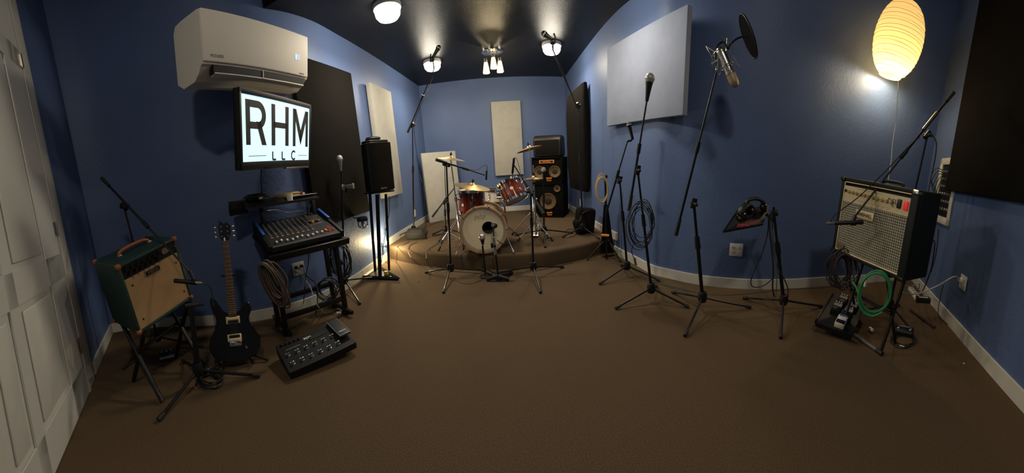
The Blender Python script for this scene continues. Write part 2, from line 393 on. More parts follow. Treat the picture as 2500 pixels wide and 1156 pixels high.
text('81', .052, Ma @ Matrix.Translation((.352,-.0155,.135)) @ FACE, LEDB, t, 'temperature_display')
text('inverter', .016, Ma @ Matrix.Translation((.40,-.0155,.030)) @ FACE, TXTG, t, 'small_print')

Mt = pose((-1.697,1.596,1.254), 1.801, .201, .004)
t = thing('television', 'wall screen with black RHM lettering on a bright pale blue picture', 'television', Mt)
W_, H_ = .869, .485
ob('case', B().box((0,.025,H_/2),(W_,.045,H_), bev=.006).box((0,.06,H_/2-.02),(W_*.7,.05,H_*.6), bev=.01), BLACKP, t)
ob('bezel', B().box((0,-.001,H_-.016),(W_,.012,.032),bev=.003).box((0,-.001,.026),(W_,.012,.052),bev=.003).box((-W_/2+.010,-.001,H_/2),(.02,.012,H_),bev=.003).box((W_/2-.010,-.001,H_/2),(.02,.012,H_),bev=.003), BLACKP, t)
ob('screen', B().box((0,.001,.2425+.007),(W_-.036,.004,H_-.082)), SCREEN, t)
S_ = Mt @ Matrix.Translation((0,-.0022,0)) @ FACE
def strip2(b, inner, outer):
    n = len(inner)
    for i in range(n-1): b.prism([inner[i], inner[i+1], outer[i+1], outer[i]], -.0026, -.0012)
def stroke(b, pts, w):
    for (x0,z0),(x1,z1) in zip(pts, pts[1:]):
        d = V((x1-x0, z1-z0)); nrm = V((-d.y, d.x)).normalized()*w/2
        b.prism([(x0-nrm.x,z0-nrm.y),(x1-nrm.x,z1-nrm.y),(x1+nrm.x,z1+nrm.y),(x0+nrm.x,z0+nrm.y)], -.0026, -.0012)
zb, zt = .155, .425; w = .043
b = B(); stroke(b, [(-.355,zb),(-.355,zt)], w)
ro = .0855; zc_ = zt-ro; an = [PI/2-PI*k/16 for k in range(17)]
outer = [(-.355,zt)]+[(-.255+ro*math.cos(a), zc_+ro*math.sin(a)) for a in an]+[(-.355,zt-2*ro)]
inner = [(-.355,zt-w)]+[(-.255+(ro-w)*math.cos(a), zc_+(ro-w)*math.sin(a)) for a in an]+[(-.355,zt-2*ro+w)]
strip2(b, inner, outer); b.prism([(-.275,.30),(-.225,.30),(-.165,zb),(-.215,zb)], -.0026, -.0012)
ob('letter_r', b, TXTK, t)
b = B(); stroke(b, [(-.085,zb),(-.085,zt)], w); stroke(b, [(.085,zb),(.085,zt)], w); stroke(b, [(-.085,.293),(.085,.293)], .038); ob('letter_h', b, TXTK, t)
b = B(); stroke(b, [(.185,zb),(.185,zt)], .038); stroke(b, [(.375,zb),(.375,zt)], .038)
b.prism([(.168,zt),(.212,zt),(.299,.235),(.28,.165)], -.0026, -.0012); b.prism([(.392,zt),(.348,zt),(.261,.235),(.28,.165)], -.0026, -.0012); ob('letter_m', b, TXTK, t)
b = B(); stroke(b, [(-.095,.115),(-.095,.060),(-.055,.060)], .013); ob('letter_l', b, TXTK, t)
b = B(); stroke(b, [(.022,.115),(.022,.060),(.062,.060)], .013); ob('letter_l', b, TXTK, t)
b = B(); an = [PI*.25+PI*1.5*k/18 for k in range(19)]
strip2(b, [(.178+.023*math.cos(a), .088+.024*math.sin(a)) for a in an], [(.178+.035*math.cos(a), .088+.037*math.sin(a)) for a in an]); ob('letter_c', b, TXTK, t)
ob('rule', B().prism([(-.355,.085),(-.17,.085),(-.17,.089),(-.355,.089)], -.0026, -.0012), TXTK, t)
ob('rule', B().prism([(.25,.085),(.385,.085),(.385,.089),(.25,.089)], -.0026, -.0012), TXTK, t)
ob('wall_bracket', B().box((0,.14,.22),(.10,.16,.16)).box((.05,.30,.22),(.05,.22,.05)), BLACKM, t)
ob('control_strip', B().box((.24,.006,-.006),(.34,.03,.014), bev=.003), NICKEL, t)

# ------------------------------------------------------------------ acoustic panels
def wall_at(path, px, py, off=0.):
    d = ray(px, py)
    for a, b_ in zip(path, path[1:]):
        a = V(a); b_ = V(b_); e = b_-a; den = d.x*(-e.y)+e.x*d.y
        if abs(den) < 1e-9: continue
        k = (a.x*(-e.y)+e.x*a.y)/den; s_ = (d.x*a.y-d.y*a.x)/den
        if k > 0 and -1e-6 <= s_ <= 1+1e-6: return V((d.x*k, d.y*k, HC+d.z*k))
def wall_panel(name, label, pts, th, gap, mt, cat='acoustic panel', bev=.006):
    # pts: front corners TL TR BR BL in world coordinates, upright; thickness away from the room
    TL, TR, BR, BL = pts; x = (V((TR.x,TR.y,0))-V((TL.x,TL.y,0))).normalized(); y = V((-x.y, x.x, 0))
    w = (V((TR.x,TR.y,0))-V((TL.x,TL.y,0))).length; h = ((TL.z-BL.z)+(TR.z-BR.z))/2
    c = (TL+TR+BR+BL)/4; M_ = mx(c, x, y, V((0,0,1)))
    t = solo(name, B().box((0,th/2,0),(w,th,h), M_, bev=bev), mt, label, cat); return t, M_, w, h
def quad(px, d): return [at(*p, d) for p in px]
# big black fabric panel (left wall)
x0, x1 = V((-1.90,2.12)), V((-1.955,3.10))
wall_panel('acoustic_panel', 'tall black fabric acoustic panel on the left wall behind the screen', [V((*x0,2.22)), V((*x1,2.22)), V((*x1,.70)), V((*x0,.70))], .05, 0, FOAM)
pa, pb = wall_at(LWs,903,207), wall_at(LWs,967,232)
x0, x1 = V((-1.955,3.48)), V((-2.02,4.14))
wall_panel('acoustic_panel', 'cream acoustic panel on the left wall behind the black loudspeaker', [V((*x0,2.19)), V((*x1,2.19)), V((*x1,.80)), V((*x0,.80))], .06, 0, PANEL)
x0, x1 = V((-.99,5.955)), V((-.472,6.06))
wall_panel('acoustic_panel', 'narrow cream acoustic panel on the back wall above the drum kit', [V((*x0,2.18)), V((*x1,2.18)), V((*x1,.86)), V((*x0,.86))], .05, 0, PANEL)
Ml = pose((-1.80,5.32,PH+.001), .80, -.06, 0)
t = solo('acoustic_panel', B().box((0,.03,.60),(.66,.055,1.20), Ml, bev=.006), PANEL, 'cream acoustic panel standing on the platform, leaning in the back left corner', 'acoustic panel')
x0, x1 = V((.649,3.643)), V((1.030,2.437))
wall_panel('acoustic_panel', 'large pale blue acoustic panel high on the right wall', [V((*x0,2.25)), V((*x1,2.25)), V((*x1,1.46)), V((*x0,1.46))], .05, 0, PANELB)
x0, x1 = V((2.89,1.075)), V((1.55,-.105))
wall_panel('acoustic_panel', 'huge black fabric acoustic panel on the near right wall', [V((*x0,2.9)), V((*x1,2.9)), V((*x1,1.13)), V((*x0,1.13))], .06, 0, FOAM)
# soft black bag hanging on the back of the right wall
a0, a1 = at(1387,240,5.0), at(1433,240,4.55)
def hangbag():
    xx = (V((a1.x,a1.y,0))-V((a0.x,a0.y,0))).normalized(); yy = V((-xx.y, xx.x, 0)); w = (V((a1.x,a1.y,0))-V((a0.x,a0.y,0))).length
    M_ = mx(V(((a0.x+a1.x)/2,(a0.y+a1.y)/2,0)), xx, yy, V((0,0,1))); b = B(); rnd = random.Random(3)
    z0, z1 = .66, 2.06; N = 22; S = 20; vs = []; fs = []
    for i in range(N+1):
        f = i/N; z = z0+(z1-z0)*f
        for k in range(S):
            a = 2*PI*k/S; ex = .5; cx_ = math.copysign(abs(math.cos(a))**ex, math.cos(a)); cy_ = math.copysign(abs(math.sin(a))**ex, math.sin(a))
            sx = w/2*(1-.10*abs(2*f-1)**3); sy = .075*(1-.5*abs(2*f-1)**4)
            zz = z + (.06*(cx_ if f > .5 else -cx_*.3) if f in (0, 1) or f > .93 else 0)
            vs.append((cx_*sx+rnd.uniform(-.005,.005)+(.03*(1-f)), cy_*sy+rnd.uniform(-.004,.004), zz))
    for i in range(N):
        for k in range(S): k2 = (k+1) % S; fs.append((i*S+k, i*S+k2, (i+1)*S+k2, (i+1)*S+k))
    fs += [tuple(range(S))[::-1], tuple(N*S+k for k in range(S))]
    b.add(vs, fs, M_)
    solo('hanging_bag', b, FOAM, 'long black soft bag hanging on the right wall near the back corner', 'bag', ang=60)
hangbag()

# ------------------------------------------------------------------ outlets
def outlet(label, p, rz, gang=2, mt=WHITE):
    M_ = pose(p, rz); t = thing('wall_outlet', label, 'outlet', M_)
    w = .116 if gang == 2 else .07
    ob('plate', B().box((0,-.003,0),(w,.006,.115), bev=.0025), mt, t)
    for x in ((-.027,.027) if gang == 2 else (0,)):
        for z in (-.02,.02):
            s_ = ob('socket', B().prism(rrect(.03,.028,.012,4,x,z), -.0085, -.003), mt, t)
            ob('socket_slots', B().box((x-.006,-.0087,z+.003),(.0025,.001,.008)).box((x+.006,-.0087,z+.003),(.0025,.001,.008)).cyl((x,-.0082,z-.007),(x,-.0092,z-.007),.0028,seg=8), DARK, s_)
    return t, M_
def wall_rz(path, p):
    best = min(zip(path, path[1:]), key=lambda s_: (V(s_[0])-V((p.x,p.y))).length+(V(s_[1])-V((p.x,p.y))).length)
    e = V(best[1])-V(best[0]); return math.atan2(e.y, e.x)
pO = wall_at(LWs,727,656); oL, ML = outlet('white double wall outlet with plugs in it, behind the mixer stand', pO+V((.008,0,0)), 1.20)
for (x, z, mt_) in ((-.027,.02,BLACKP),(.027,.02,BLACKP),(-.027,-.02,WHITE)):
    solo('power_plug', B().box((x,-.022,z),(.024,.028,.024), ML, bev=.006).cyl((x,-.034,z),(x,-.055,z-.008),.005,seg=8,M_=ML), mt_, {(-.027,BLACKP):'black power plug in the upper left socket behind the mixer stand',(.027,BLACKP):'black power plug in the upper right socket behind the mixer stand',(-.027,WHITE):'white power plug in the lower socket behind the mixer stand'}[(x,mt_)], 'plug')
pO = wall_at(RWs,1797,610); outlet('white double wall outlet on the right wall under the headphone tray', pO+V((-.003,-.006,0)), -.53)
pO = wall_at(NW,2354,690); oN, MN = outlet('white double wall outlet on the near right wall with a white cord', pO+V((-.006,.005,0)), math.atan2(NW[1][1]-NW[0][1], NW[1][0]-NW[0][0]))
pO = wall_at(LWs,1012,521); outlet('single white wall outlet low on the left wall by the sandbag', pO+V((.004,0,0)), 1.62, 1)
pO = wall_at(RWs,1418,495); outlet('single white wall outlet low at the back of the right wall', pO+V((-.004,0,0)), -1.44, 1)
pO = wall_at(RWs,1494,590)

# ------------------------------------------------------------------ patch frame on the near right wall
nt_ = (V((*NW[1],0))-V((*NW[0],0))).normalized(); nn_ = V((-nt_.y, nt_.x, 0)); nn_ = nn_ if nn_.dot(V((0,2,0))-V((2.9,1,0))) > 0 else -nn_
c_ = V((3.02,1.108,0)); s_ = (c_-V((*NW[0],0))).dot(nt_); c_ = V((*NW[0],0))+nt_*s_
MF = mx(V((c_.x,c_.y,1.125)), nt_, -nn_, V((0,0,1)))
t = thing('patch_bay', 'white framed wall patch bay of black sockets beside the black panel', 'patch bay', MF)
w, h = .50, .66
ob('frame', B().box((0,-.01,h/2-.035),(w,.02,.07),bev=.004).box((0,-.01,-h/2+.035),(w,.02,.07),bev=.004).box((-w/2+.035,-.01,0),(.07,.02,h),bev=.004).box((w/2-.035,-.01,0),(.07,.02,h),bev=.004), TRIM, t)
ob('socket_plate', B().box((0,-.003,0),(w-.13,.006,h-.13)), BLACKP, t)
so = None
for r_ in range(6):
    for c in range(5):
        Mq = Matrix.Translation((-.13+.065*c, -.006, .19-.075*r_))
        if so is None: so = ob('socket', B().lathe([(.001,.008),(.006,.008),(.011,.010),(.014,.006),(.015,0)], 12, Matrix.Rotation(PI/2,4,'X')), NICKEL, t); so.matrix_local = Mq
        else: inst(so, Mq, t)
for k in range(5):
    a = MF @ V((-.14+.05*k,-.02,.20-.03*k)); 
    cable('black patch lead looping out of the wall patch bay beside the black panel', [a, a+nn_*.07+V((0,0,.01)), a+nn_*.11+V((0,0,-.06-.02*k)), a+nn_*.08-nt_*(.08+.02*k)+V((0,0,-.12)), a+nn_*.02-nt_*.05+V((0,0,-.20))], CABLE, .004, 'patch_cable', 'patch leads in the wall patch bay')

# ------------------------------------------------------------------ microphone stands
def tripod(t, hub, foot, z0, n=3, r=.008, angs=None):
    L = (V((foot.x,foot.y,0))-V((hub.x,hub.y,0))).length; a0 = math.atan2(foot.y-hub.y, foot.x-hub.x)
    L = min(max(L, .26), .42)
    ob('hub', B().lathe([(.012,.05),(.028,.045),(.034,.02),(.034,-.01),(.026,-.03),(.012,-.035)], 16, Matrix.Translation(hub)), BLACKP, t, world=True)
    for k in range(3):
        a = a0+(angs[k] if angs else 2*PI*k/3); d = V((math.cos(a), math.sin(a), 0)); e = V((hub.x,hub.y,z0+r+.004))+d*L
        lg = ob('leg', B().cyl(hub+d*.02, e, r, seg=10), BLACKM, t, world=True)
        ob('rubber_foot', B().cyl(e-(e-hub).normalized()*.045, e, r*1.55, seg=10), RUBBER, lg, world=True)
def pole(t, hub, top, r=.0095):
    mid = hub+(top-hub)*.58
    ob('lower_pole', B().cyl(hub, mid, r*1.15, seg=12), BLACKM, t, world=True)
    ob('pole_clutch', B().cyl(mid-(top-hub).normalized()*.03, mid+(top-hub).normalized()*.06, r*1.75, r*1.5, seg=12), BLACKP, t, world=True)
    ob('upper_pole', B().cyl(mid, top, r*.82, seg=12), BLACKM, t, world=True)
def boom(t, a, b_, piv, r=.0065, weight=True, tele=True):
    d = (b_-a).normalized()
    if tele:
        q = a+(b_-a)*.55; ob('boom_arm', B().cyl(a, q, r*1.35, seg=10).cyl(q, b_, r, seg=10).cyl(q-d*.02, q+d*.05, r*2.1, seg=10), BLACKM, t, world=True)
    else: ob('boom_arm', B().cyl(a, b_, r, seg=10), BLACKM, t, world=True)
    if weight: ob('counterweight', B().cyl(a-d*.01, a+d*.11, r*2.3, r*1.9, seg=12), RUBBER, t, world=True)
    x, y, z = frame_axes(d); c = piv
    ob('boom_clutch', B().cyl(c-d*.035, c+d*.035, .019, seg=12).cyl(c-x*.032, c+x*.032, .013, seg=12).ball(c+x*.042, .013), BLACKP, t, world=True)
def onseg(a, b_, f): return a+(b_-a)*f
def mic_stand(label, hubpx, footpx, top, bm=None, z0=0., bpos=None, weight=True, group='black microphone stands', pr=.0095, angs=None):
    hub = fl(*hubpx, z0+.11); foot = fl(*footpx, z0); t = thing('microphone_stand', label, 'microphone stand', V((hub.x,hub.y,z0)), group)
    tripod(t, hub, foot, z0, angs=angs); topp = top if isinstance(top, V) else at(top[0], top[1], hd(hub)+(top[2] if len(top) > 2 else 0))
    pole(t, hub, topp, pr)
    if bm:
        a, b_ = [p if isinstance(p, V) else at(p[0], p[1], hd(hub)+(p[2] if len(p) > 2 else 0)) for p in bm]
        boom(t, a, b_, topp if bpos is None else bpos, weight=weight)
        return t, hub, topp, a, b_
    return t, hub, topp
def dyn_mic(label, ball, tail, r=.026, mt=GREY, name='microphone', body=BLACKP):
    d = (ball-tail).normalized(); x, y, z = frame_axes(d); M_ = mx(tail, x, y, z); L = (ball-tail).length
    t = thing(name, label, 'microphone', M_)
    ob('body', B().lathe([(.001,0),(.010,0),(.012,.01),(r*.62,L*.62),(r*.78,L-r*.6),(r*.6,L-r*.3),(.001,L-r*.3)], 18), body, t)
    ob('grille', B().ball((0,0,L+r*.15), r, 18, sq=(1,1,1.12)), mt, t)
    ob('grille_band', B().lathe([(r*.98,L-.002),(r*1.06,L+.003),(r*.98,L+.008)], 18), SILVER, t)
    return t
def pencil_mic(label, a, b_, r=.011, mt=BLACKP):
    d = (b_-a).normalized(); x, y, z = frame_axes(d); M_ = mx(a, x, y, z); L = (b_-a).length
    t = thing('microphone', label, 'microphone', M_)
    ob('body', B().lathe([(.001,0),(r*.8,0),(r,.006),(r,L*.7),(r*1.05,L*.72)], 14), mt, t)
    ob('grille', B().lathe([(r*1.02,L*.72),(r*1.02,L-.004),(r*.7,L),(.001,L)], 14), BLACKM, t)
    ob('connector', B().lathe([(.001,-.05),(r*.6,-.05),(r*.75,-.02),(r*.75,0)], 12), STEEL, t)
    return t

# left overhead stand (on the platform, sandbag on its legs)
P1 = mic_stand('tall black boom stand reaching over the drums from the left wall, sandbagged', (1010,560), (1040,585), (1007,306,0), ((996,322,.02),(1060,168,-.35)), z0=PH)
m1 = P1[4]
dyn_mic('black large microphone hanging at the tip of the left overhead boom', at(1070,118,hd(m1)), at(1050,152,hd(m1)), .030, BLACKM)
ob('shock_mount', B().tube([m1, at(1057,150,hd(m1)), at(1050,140,hd(m1)), at(1052,132,hd(m1))], .008, 8).ball(at(1055,145,hd(m1)), .03, 12), BLACKM, P1[0], world=True)
cable('black cable wound down the left overhead boom', [m1, at(1047,158,hd(m1)), at(1050,172,hd(m1)), at(1056,186,hd(m1)), at(1040,230,3.7), at(1014,290,3.8), at(1012,330,3.9), at(1024,420,3.9), at(1036,470,3.9), fl(1040,560,PH+.01)], CABLE, .0035)
# right overhead stand
P2 = mic_stand('tall black boom stand reaching over the drums from the right wall, by the black bag', (1422,556), (1392,580), (1411,258,0), ((1413,272,.02),(1350,122,-.35)), z0=PH, weight=False)
m2 = P2[4]
dyn_mic('black large microphone hanging at the tip of the right overhead boom', at(1330,84,hd(m2)), at(1352,99,hd(m2)), .030, BLACKM)
ob('shock_mount', B().tube([m2, at(1350,105,hd(m2)), at(1356,92,hd(m2)), at(1352,82,hd(m2))], .009, 8).ball(at(1350,102,hd(m2)), .03, 12), BLACKM, P2[0], world=True)
cable('black cable hanging from the right overhead microphone', [m2, at(1344,104,hd(m2)), at(1345,118,hd(m2)), at(1352,135,hd(m2)), at(1368,170,hd(m2)+.1), at(1390,220,hd(m2)+.2), at(1411,262,hd(m2)+.3)], CABLE, .0035)
# front left drum stand
P3 = mic_stand('black boom stand in front of the drums, left of the bass drum', (1100,656), (1083,718), (1090,402,.05), ((1067,391,-.02),(1183,428,.30)), group='boom stands in front of the drum platform')
pencil_mic('thin black microphone hanging down over the left cymbal', at(1188,417,hd(P3[4])), at(1187,440,hd(P3[4])), .010)
cable('black cable looping to the thin microphone over the left cymbal', [P3[3], at(1110,405,3.2), at(1140,413,3.3), at(1165,415,3.4), at(1180,405,3.4), at(1188,404,3.4), at(1188,416,3.4)], CABLE, .0028)
cable('black cable running down the boom stand left of the bass drum', [at(1086,404,3.1), at(1087,450,3.08), at(1092,520,3.05), at(1097,600,3.0), at(1094,650,3.0), fl(1060,668), fl(1020,690)], CABLE, .0035)
# front right drum stand
P4 = mic_stand('black boom stand in front of the drums, right of the bass drum', (1302,652), (1320,718), (1295,468,.05), ((1326,520,-.05),(1254,402,.22)), group='boom stands in front of the drum platform')
ob('white_tape', B().cyl(onseg(P4[3],P4[4],.36), onseg(P4[3],P4[4],.50), .0125, seg=10), WHITE, P4[0], world=True)
pencil_mic('thin black microphone standing over the rack tom, tip upward', at(1251,424,hd(P4[4])), at(1255,386,hd(P4[4])), .011)
cable('black cable from the thin microphone down the right boom arm', [at(1255,384,3.2), at(1261,388,3.2), at(1268,410,3.18), at(1275,440,3.1), at(1292,468,3.05), at(1298,520,3.0), at(1302,600,2.95)], CABLE, .0028)
# kick drum mic stand: low solid three-leg foot
hub = fl(1216,675,.05)
t = thing('microphone_stand', 'short black stand with thick low feet in front of the bass drum hole', 'microphone stand', V((hub.x,hub.y,0)))
for (fx_, fy_) in ((1188,683),(1243,683),(1250,666),(1190,662)):
    e = fl(fx_, fy_, .018); ob('leg', B().tube([hub, (hub+e)/2+V((0,0,.0)), e], [.024,.02,.017], 10), BLACKP, t, world=True)
ob('lower_pole', B().cyl(hub, at(1210,622,2.88), .010, seg=12), BLACKM, t, world=True)
ob('upper_pole', B().cyl(at(1210,622,2.88), at(1205,580,2.88), .0135, seg=12), GREY, t, world=True)
ob('clamp', B().cyl(at(1211,600,2.86), at(1203,600,2.86), .014, seg=10).box(at(1201,600,2.86),(.02,.02,.045),bev=.005), BLACKP, t, world=True)
ob('boom_arm', B().cyl(at(1206,590,2.88), at(1204,552,2.98), .007, seg=10).cyl(at(1213,586,2.88), at(1232,602,2.86), .004, seg=8), BLACKM, t, world=True)
dyn_mic('black microphone set in the hole of the bass drum', at(1207,551,3.04), at(1201,556,2.95), .030, BLACKM)
hub = fl(1185,670,.03)
t = thing('microphone_stand', 'small slim black stand holding the silver microphone before the bass drum', 'microphone stand', V((hub.x,hub.y,0)))
ob('base', B().lathe([(.001,-.028),(.06,-.028),(.06,-.018),(.02,.0),(.001,.0)], 20, Matrix.Translation(hub)), BLACKP, t, world=True)
ob('pole', B().cyl(hub, at(1178,600,2.96), .009, seg=10), BLACKM, t, world=True)
t_ = dyn_mic('silver ball microphone on a slim stand before the bass drum', at(1177,581,2.95), at(1179,598,2.95), .031, STEEL, body=BLACKP)
# floor tom mic stand (small, behind the left front stand)
P5 = mic_stand('small black boom stand on the platform left of the drums, grip pointing down', (1087,560), (1072,592), (1086,494,0), ((1056,529,.0),(1110,458,.05)), z0=PH)
# stand in front of the bass cabinets
P6 = mic_stand('black straight stand with a microphone before the bass cabinets', (1328,562), (1332,612), (1327,432,0), z0=PH)
dyn_mic('black microphone on the straight stand before the bass cabinets', at(1327,416,hd(P6[1])-.02), at(1327,434,hd(P6[1])), .028, GREY)
# left vocal stand
P7 = mic_stand('black straight stand with a silver ball microphone beside the mixer', (842,686), (905,772), (833,415,.0), z0=0, angs=(0, 2.0, -1.0))
dyn_mic('silver ball vocal microphone on the stand beside the mixer', at(829,389,hd(P7[1])-.02), at(832,418,hd(P7[1])-.01), .030, SILVER, body=GREY)
q = at(841,457,hd(P7[1])-.02)
t = thing('phone_holder', 'small grey clamp holder fixed on the vocal stand beside the mixer', 'phone holder', q)
ob('clamp_arm', B().box((.02,0,-.03),(.02,.02,.06),bev=.004), BLACKP, t); ob('cradle', B().box((.04,0,.0),(.10,.02,.035),bev=.006).box((-.02,0,0),(.01,.03,.05),bev=.003).box((.10,0,0),(.01,.03,.05),bev=.003), GREY, t)
# right wall stands A, B, C, D
PA = mic_stand('black boom stand with a short black microphone, first along the right wall', (1531,651), (1463,697), (1513,440,0), ((1478,528,.0),(1532,345,.0)), weight=False, group='stands along the right wall')
dyn_mic('short black microphone clipped at the top of the first right wall stand', at(1536,306,hd(PA[4])), at(1545,341,hd(PA[4])), .022, BLACKM)
ob('microphone_clip', B().tube([PA[4], at(1540,343,hd(PA[4])), at(1545,338,hd(PA[4]))], .011, 10), BLACKP, PA[0], world=True)
PB = mic_stand('black boom stand holding a tall ball microphone, with a black cable coil', (1590,706), (1502,757), (1557,416,.0), ((1536,512,.0),(1579.5,243,.0)), weight=True, group='stands along the right wall', angs=(0, 2.25, 4.0))
dyn_mic('pale ball vocal microphone raised before the pale blue panel', at(1586,194,hd(PB[4])), at(1579,248,hd(PB[4])), .034, SILVER)
C_ = at(1566,548,hd(PB[1])-.05); rr = ray(1566,548); rx = V((rr.y,-rr.x,0)).normalized()
solo('cable_coil', B().tube(coilpts(C_, rx, V((0,0,1)), .080, .150, 8, .20, 2, V((.0,-.02,0))), .0032, 6), CABLE, 'black cable coil hung on the boom stand below the pale panel', 'cable')
cable('black cable tail hanging under the coil on the boom stand', [C_+V((-.05,0,-.13)), C_+V((-.07,0,-.2)), C_+V((-.05,-.01,-.26))], CABLE, .0032)
ob('connector_tail', B().cyl(C_+V((-.052,-.01,-.25)), C_+V((-.038,-.01,-.31)), .009, seg=8), STEEL, PB[0], world=True)
PC = mic_stand('heavy black boom stand carrying the large microphone with round filter', (1715,728), (1672,825), (1694,497,.0), ((1651,572,.0),(1749,178,-.05)), group='stands along the right wall', pr=.012, angs=(0, 2.05, 4.1))
dC = hd(PC[4])
# large condenser microphone hanging upside down in a wire cradle
a, b_ = at(1756,118,dC), at(1797,212,dC); d = (b_-a).normalized(); x, y, z = frame_axes(d); M_ = mx(a, x, y, z); L = (b_-a).length
t = thing('condenser_microphone', 'large silver condenser microphone hanging upside down in a wire cradle', 'microphone', M_)
ob('body', B().lathe([(.001,0),(.020,0),(.028,.012),(.030,.03),(.030,L*.60)], 24), STEEL, t)
ob('band', B().lathe([(.030,L*.60),(.033,L*.61),(.033,L*.67),(.030,L*.68)], 24), NICKEL, t)
ob('grille', B().lathe([(.031,L*.68),(.031,L*.86),(.026,L*.96),(.016,L),(.001,L+.002)], 24), mat('gold_mesh', (.42,.33,.22), .45, metal=.6, bump=(900,.5,.001)), t)
t = thing('shock_mount', 'wire cradle with angular arms round the large silver microphone', 'shock mount', M_)
for zz, rr_ in ((.02,.052),(.115,.045)):
    ob('ring', B().tube([(rr_*math.cos(2*PI*k/24), rr_*math.sin(2*PI*k/24), zz) for k in range(24)], .0028, 6, closed=True), NICKEL, t)
for k in range(4):
    a_ = PI/4+PI/2*k; c1, s1 = math.cos(a_), math.sin(a_); c2, s2 = math.cos(a_+.5), math.sin(a_+.5)
    ob('wire_arm', B().tube([(.045*c1,.045*s1,.115),(.075*c2,.075*s2,.15),(.10*c1,.10*s1,.03),(.075*c2,.075*s2,-.04),(.052*c1,.052*s1,.02)], .0022, 6), NICKEL, t)
ob('pivot', B().cyl(M_.inverted() @ at(1738,157,dC), M_.inverted() @ at(1750,150,dC), .016, seg=12).cyl(M_.inverted() @ at(1750,172,dC), M_.inverted() @ at(1752,140,dC), .009, seg=10), STEEL, t)
# pop filter
pc = at(1827,90,dC-.02); n_ = (at(1834,86,dC)-at(1820,94,dC)).normalized()
ax = (at(1847,143,dC-.02)-at(1808,38,dC-.02)); H2 = ax.length/2; ax.normalize()
v_ = ray(1827,90).normalized(); side_ = ax.cross(v_).normalized(); nrm = (side_*.97+v_*.25).normalized(); u_ = ax; w_ = nrm.cross(u_).normalized()
Mp = mx(pc, u_, w_, nrm)
t = thing('pop_filter', 'round black pop filter on a gooseneck before the large silver microphone', 'pop filter', Mp)
ob('mesh_disc', B().lathe([(.001,.002),(H2*.95,.002),(H2*.95,-.002),(.001,-.002)], 40), mat('black_mesh', (.006,.006,.006), .9, spec=.05), t)
ob('rim', B().tube([(H2*.97*math.cos(2*PI*k/40), H2*.97*math.sin(2*PI*k/40), 0) for k in range(40)], .0055, 8, closed=True), BLACKP, t)
ob('gooseneck', B().tube(smooth([pc, at(1812,91,dC), at(1798,97,dC), at(1783,112,dC), at(1778,122,dC), at(1768,105,dC), at(1752,118,dC), at(1748,150,dC)], 5), .0055, 8), BLACKM, t, world=True)
# stand D: headphone tray stand
PD = mic_stand('black stand beside the headphone tray with cables hanging down it', (1913,735), (1906,830), (1889,517,.0), z0=0, group='stands along the right wall', pr=.0125)
ob('clutch_head', B().cyl(at(1883,522,2.33), at(1899,520,2.33), .022, seg=14).cyl(at(1889,528,2.33), at(1889,506,2.33), .010, seg=10), BLACKP, PD[0], world=True)
ob('pale_tape', B().cyl(at(1895,565,2.33), at(1896.5,580,2.33), .0135, seg=12), GREY, PD[0], world=True)
dD = hd(PD[1])
A1, A2, A3, A4 = at(1766,566,dD-.22), at(1862,548,dD-.05), at(1880,500,dD+.12), at(1800,515,dD+.05)
t = thing('equipment_tray', 'black tilted tray holding headphones on the stand by the right wall', 'tray', A1)
nT = (A2-A1).cross(A4-A1).normalized(); nT = nT if nT.z > 0 else -nT
ob('tray_plate', B().add([A1,A2,A3,A4]+[p-nT*.012 for p in (A1,A2,A3,A4)], [(0,1,2,3),(7,6,5,4),(0,4,5,1),(1,5,6,2),(2,6,7,3),(3,7,4,0)]), BLACKP, t, world=True)
ob('tray_lip', B().cyl(A1, A2, .008, seg=8).cyl(A1, A4, .006, seg=8), BLACKM, t, world=True)
ob('tray_arm', B().cyl((A2+A3)/2, at(1889,540,dD), .011, seg=10), BLACKM, t, world=True)
def headphones(label, c, x, y, z, s=1.):
    M_ = mx(c, x, y, z); t = thing('headphones', label, 'headphones', M_, 'headphones on the tray')
    ob('headband', B().tube([(.085*s*math.cos(a), .0, .02+.055*s*math.sin(a)) for a in [PI*k/16 for k in range(17)]], [.010]+[.014]*15+[.010], 10, M_=Matrix.Diagonal((1,2.0,1,1))), BLACKP, t)
    for sx in (-1, 1):
        ob('ear_cup', B().lathe([(.001,.022),(.022,.022),(.034,.016),(.038,.004),(.038,-.004),(.001,-.004)], 20, pose((sx*.083*s,0,.0)) @ Matrix.Rotation(sx*PI/2,4,'Y')), mat('gloss_black', (.006,.006,.007), .12), t)
        ob('ear_cushion', B().lathe([(.020,-.004),(.038,-.004),(.040,-.014),(.032,-.022),(.020,-.018)], 20, pose((sx*.083*s,0,.0)) @ Matrix.Rotation(sx*PI/2,4,'Y')), BLACKM, t)
        ob('cup_badge', B().lathe([(.001,.0235),(.009,.0235),(.010,.021)], 14, pose((sx*.083*s,0,.0)) @ Matrix.Rotation(sx*PI/2,4,'Y')), STEEL, t)
tx, tz = (A2-A1).normalized(), nT; ty = tz.cross(tx)
hc = (A1+A2+A3+A4)/4+nT*.045
headphones('pair of glossy black headphones lying front on the tilted tray', hc-tx*.045-ty*.02, (tx*.85+ty*.5).normalized(), ((tx*.85+ty*.5).normalized()).cross(V((0,0,1))).normalized()*-1, V((0,0,1)), .86)
headphones('pair of black headphones lying behind on the tilted tray, nearer the pole', hc+tx*.055+ty*.03+V((0,0,.012)), (tx*.9-ty*.35).normalized(), ((tx*.9-ty*.35).normalized()).cross(V((0,0,1))).normalized()*-1, V((0,0,1)), .80)
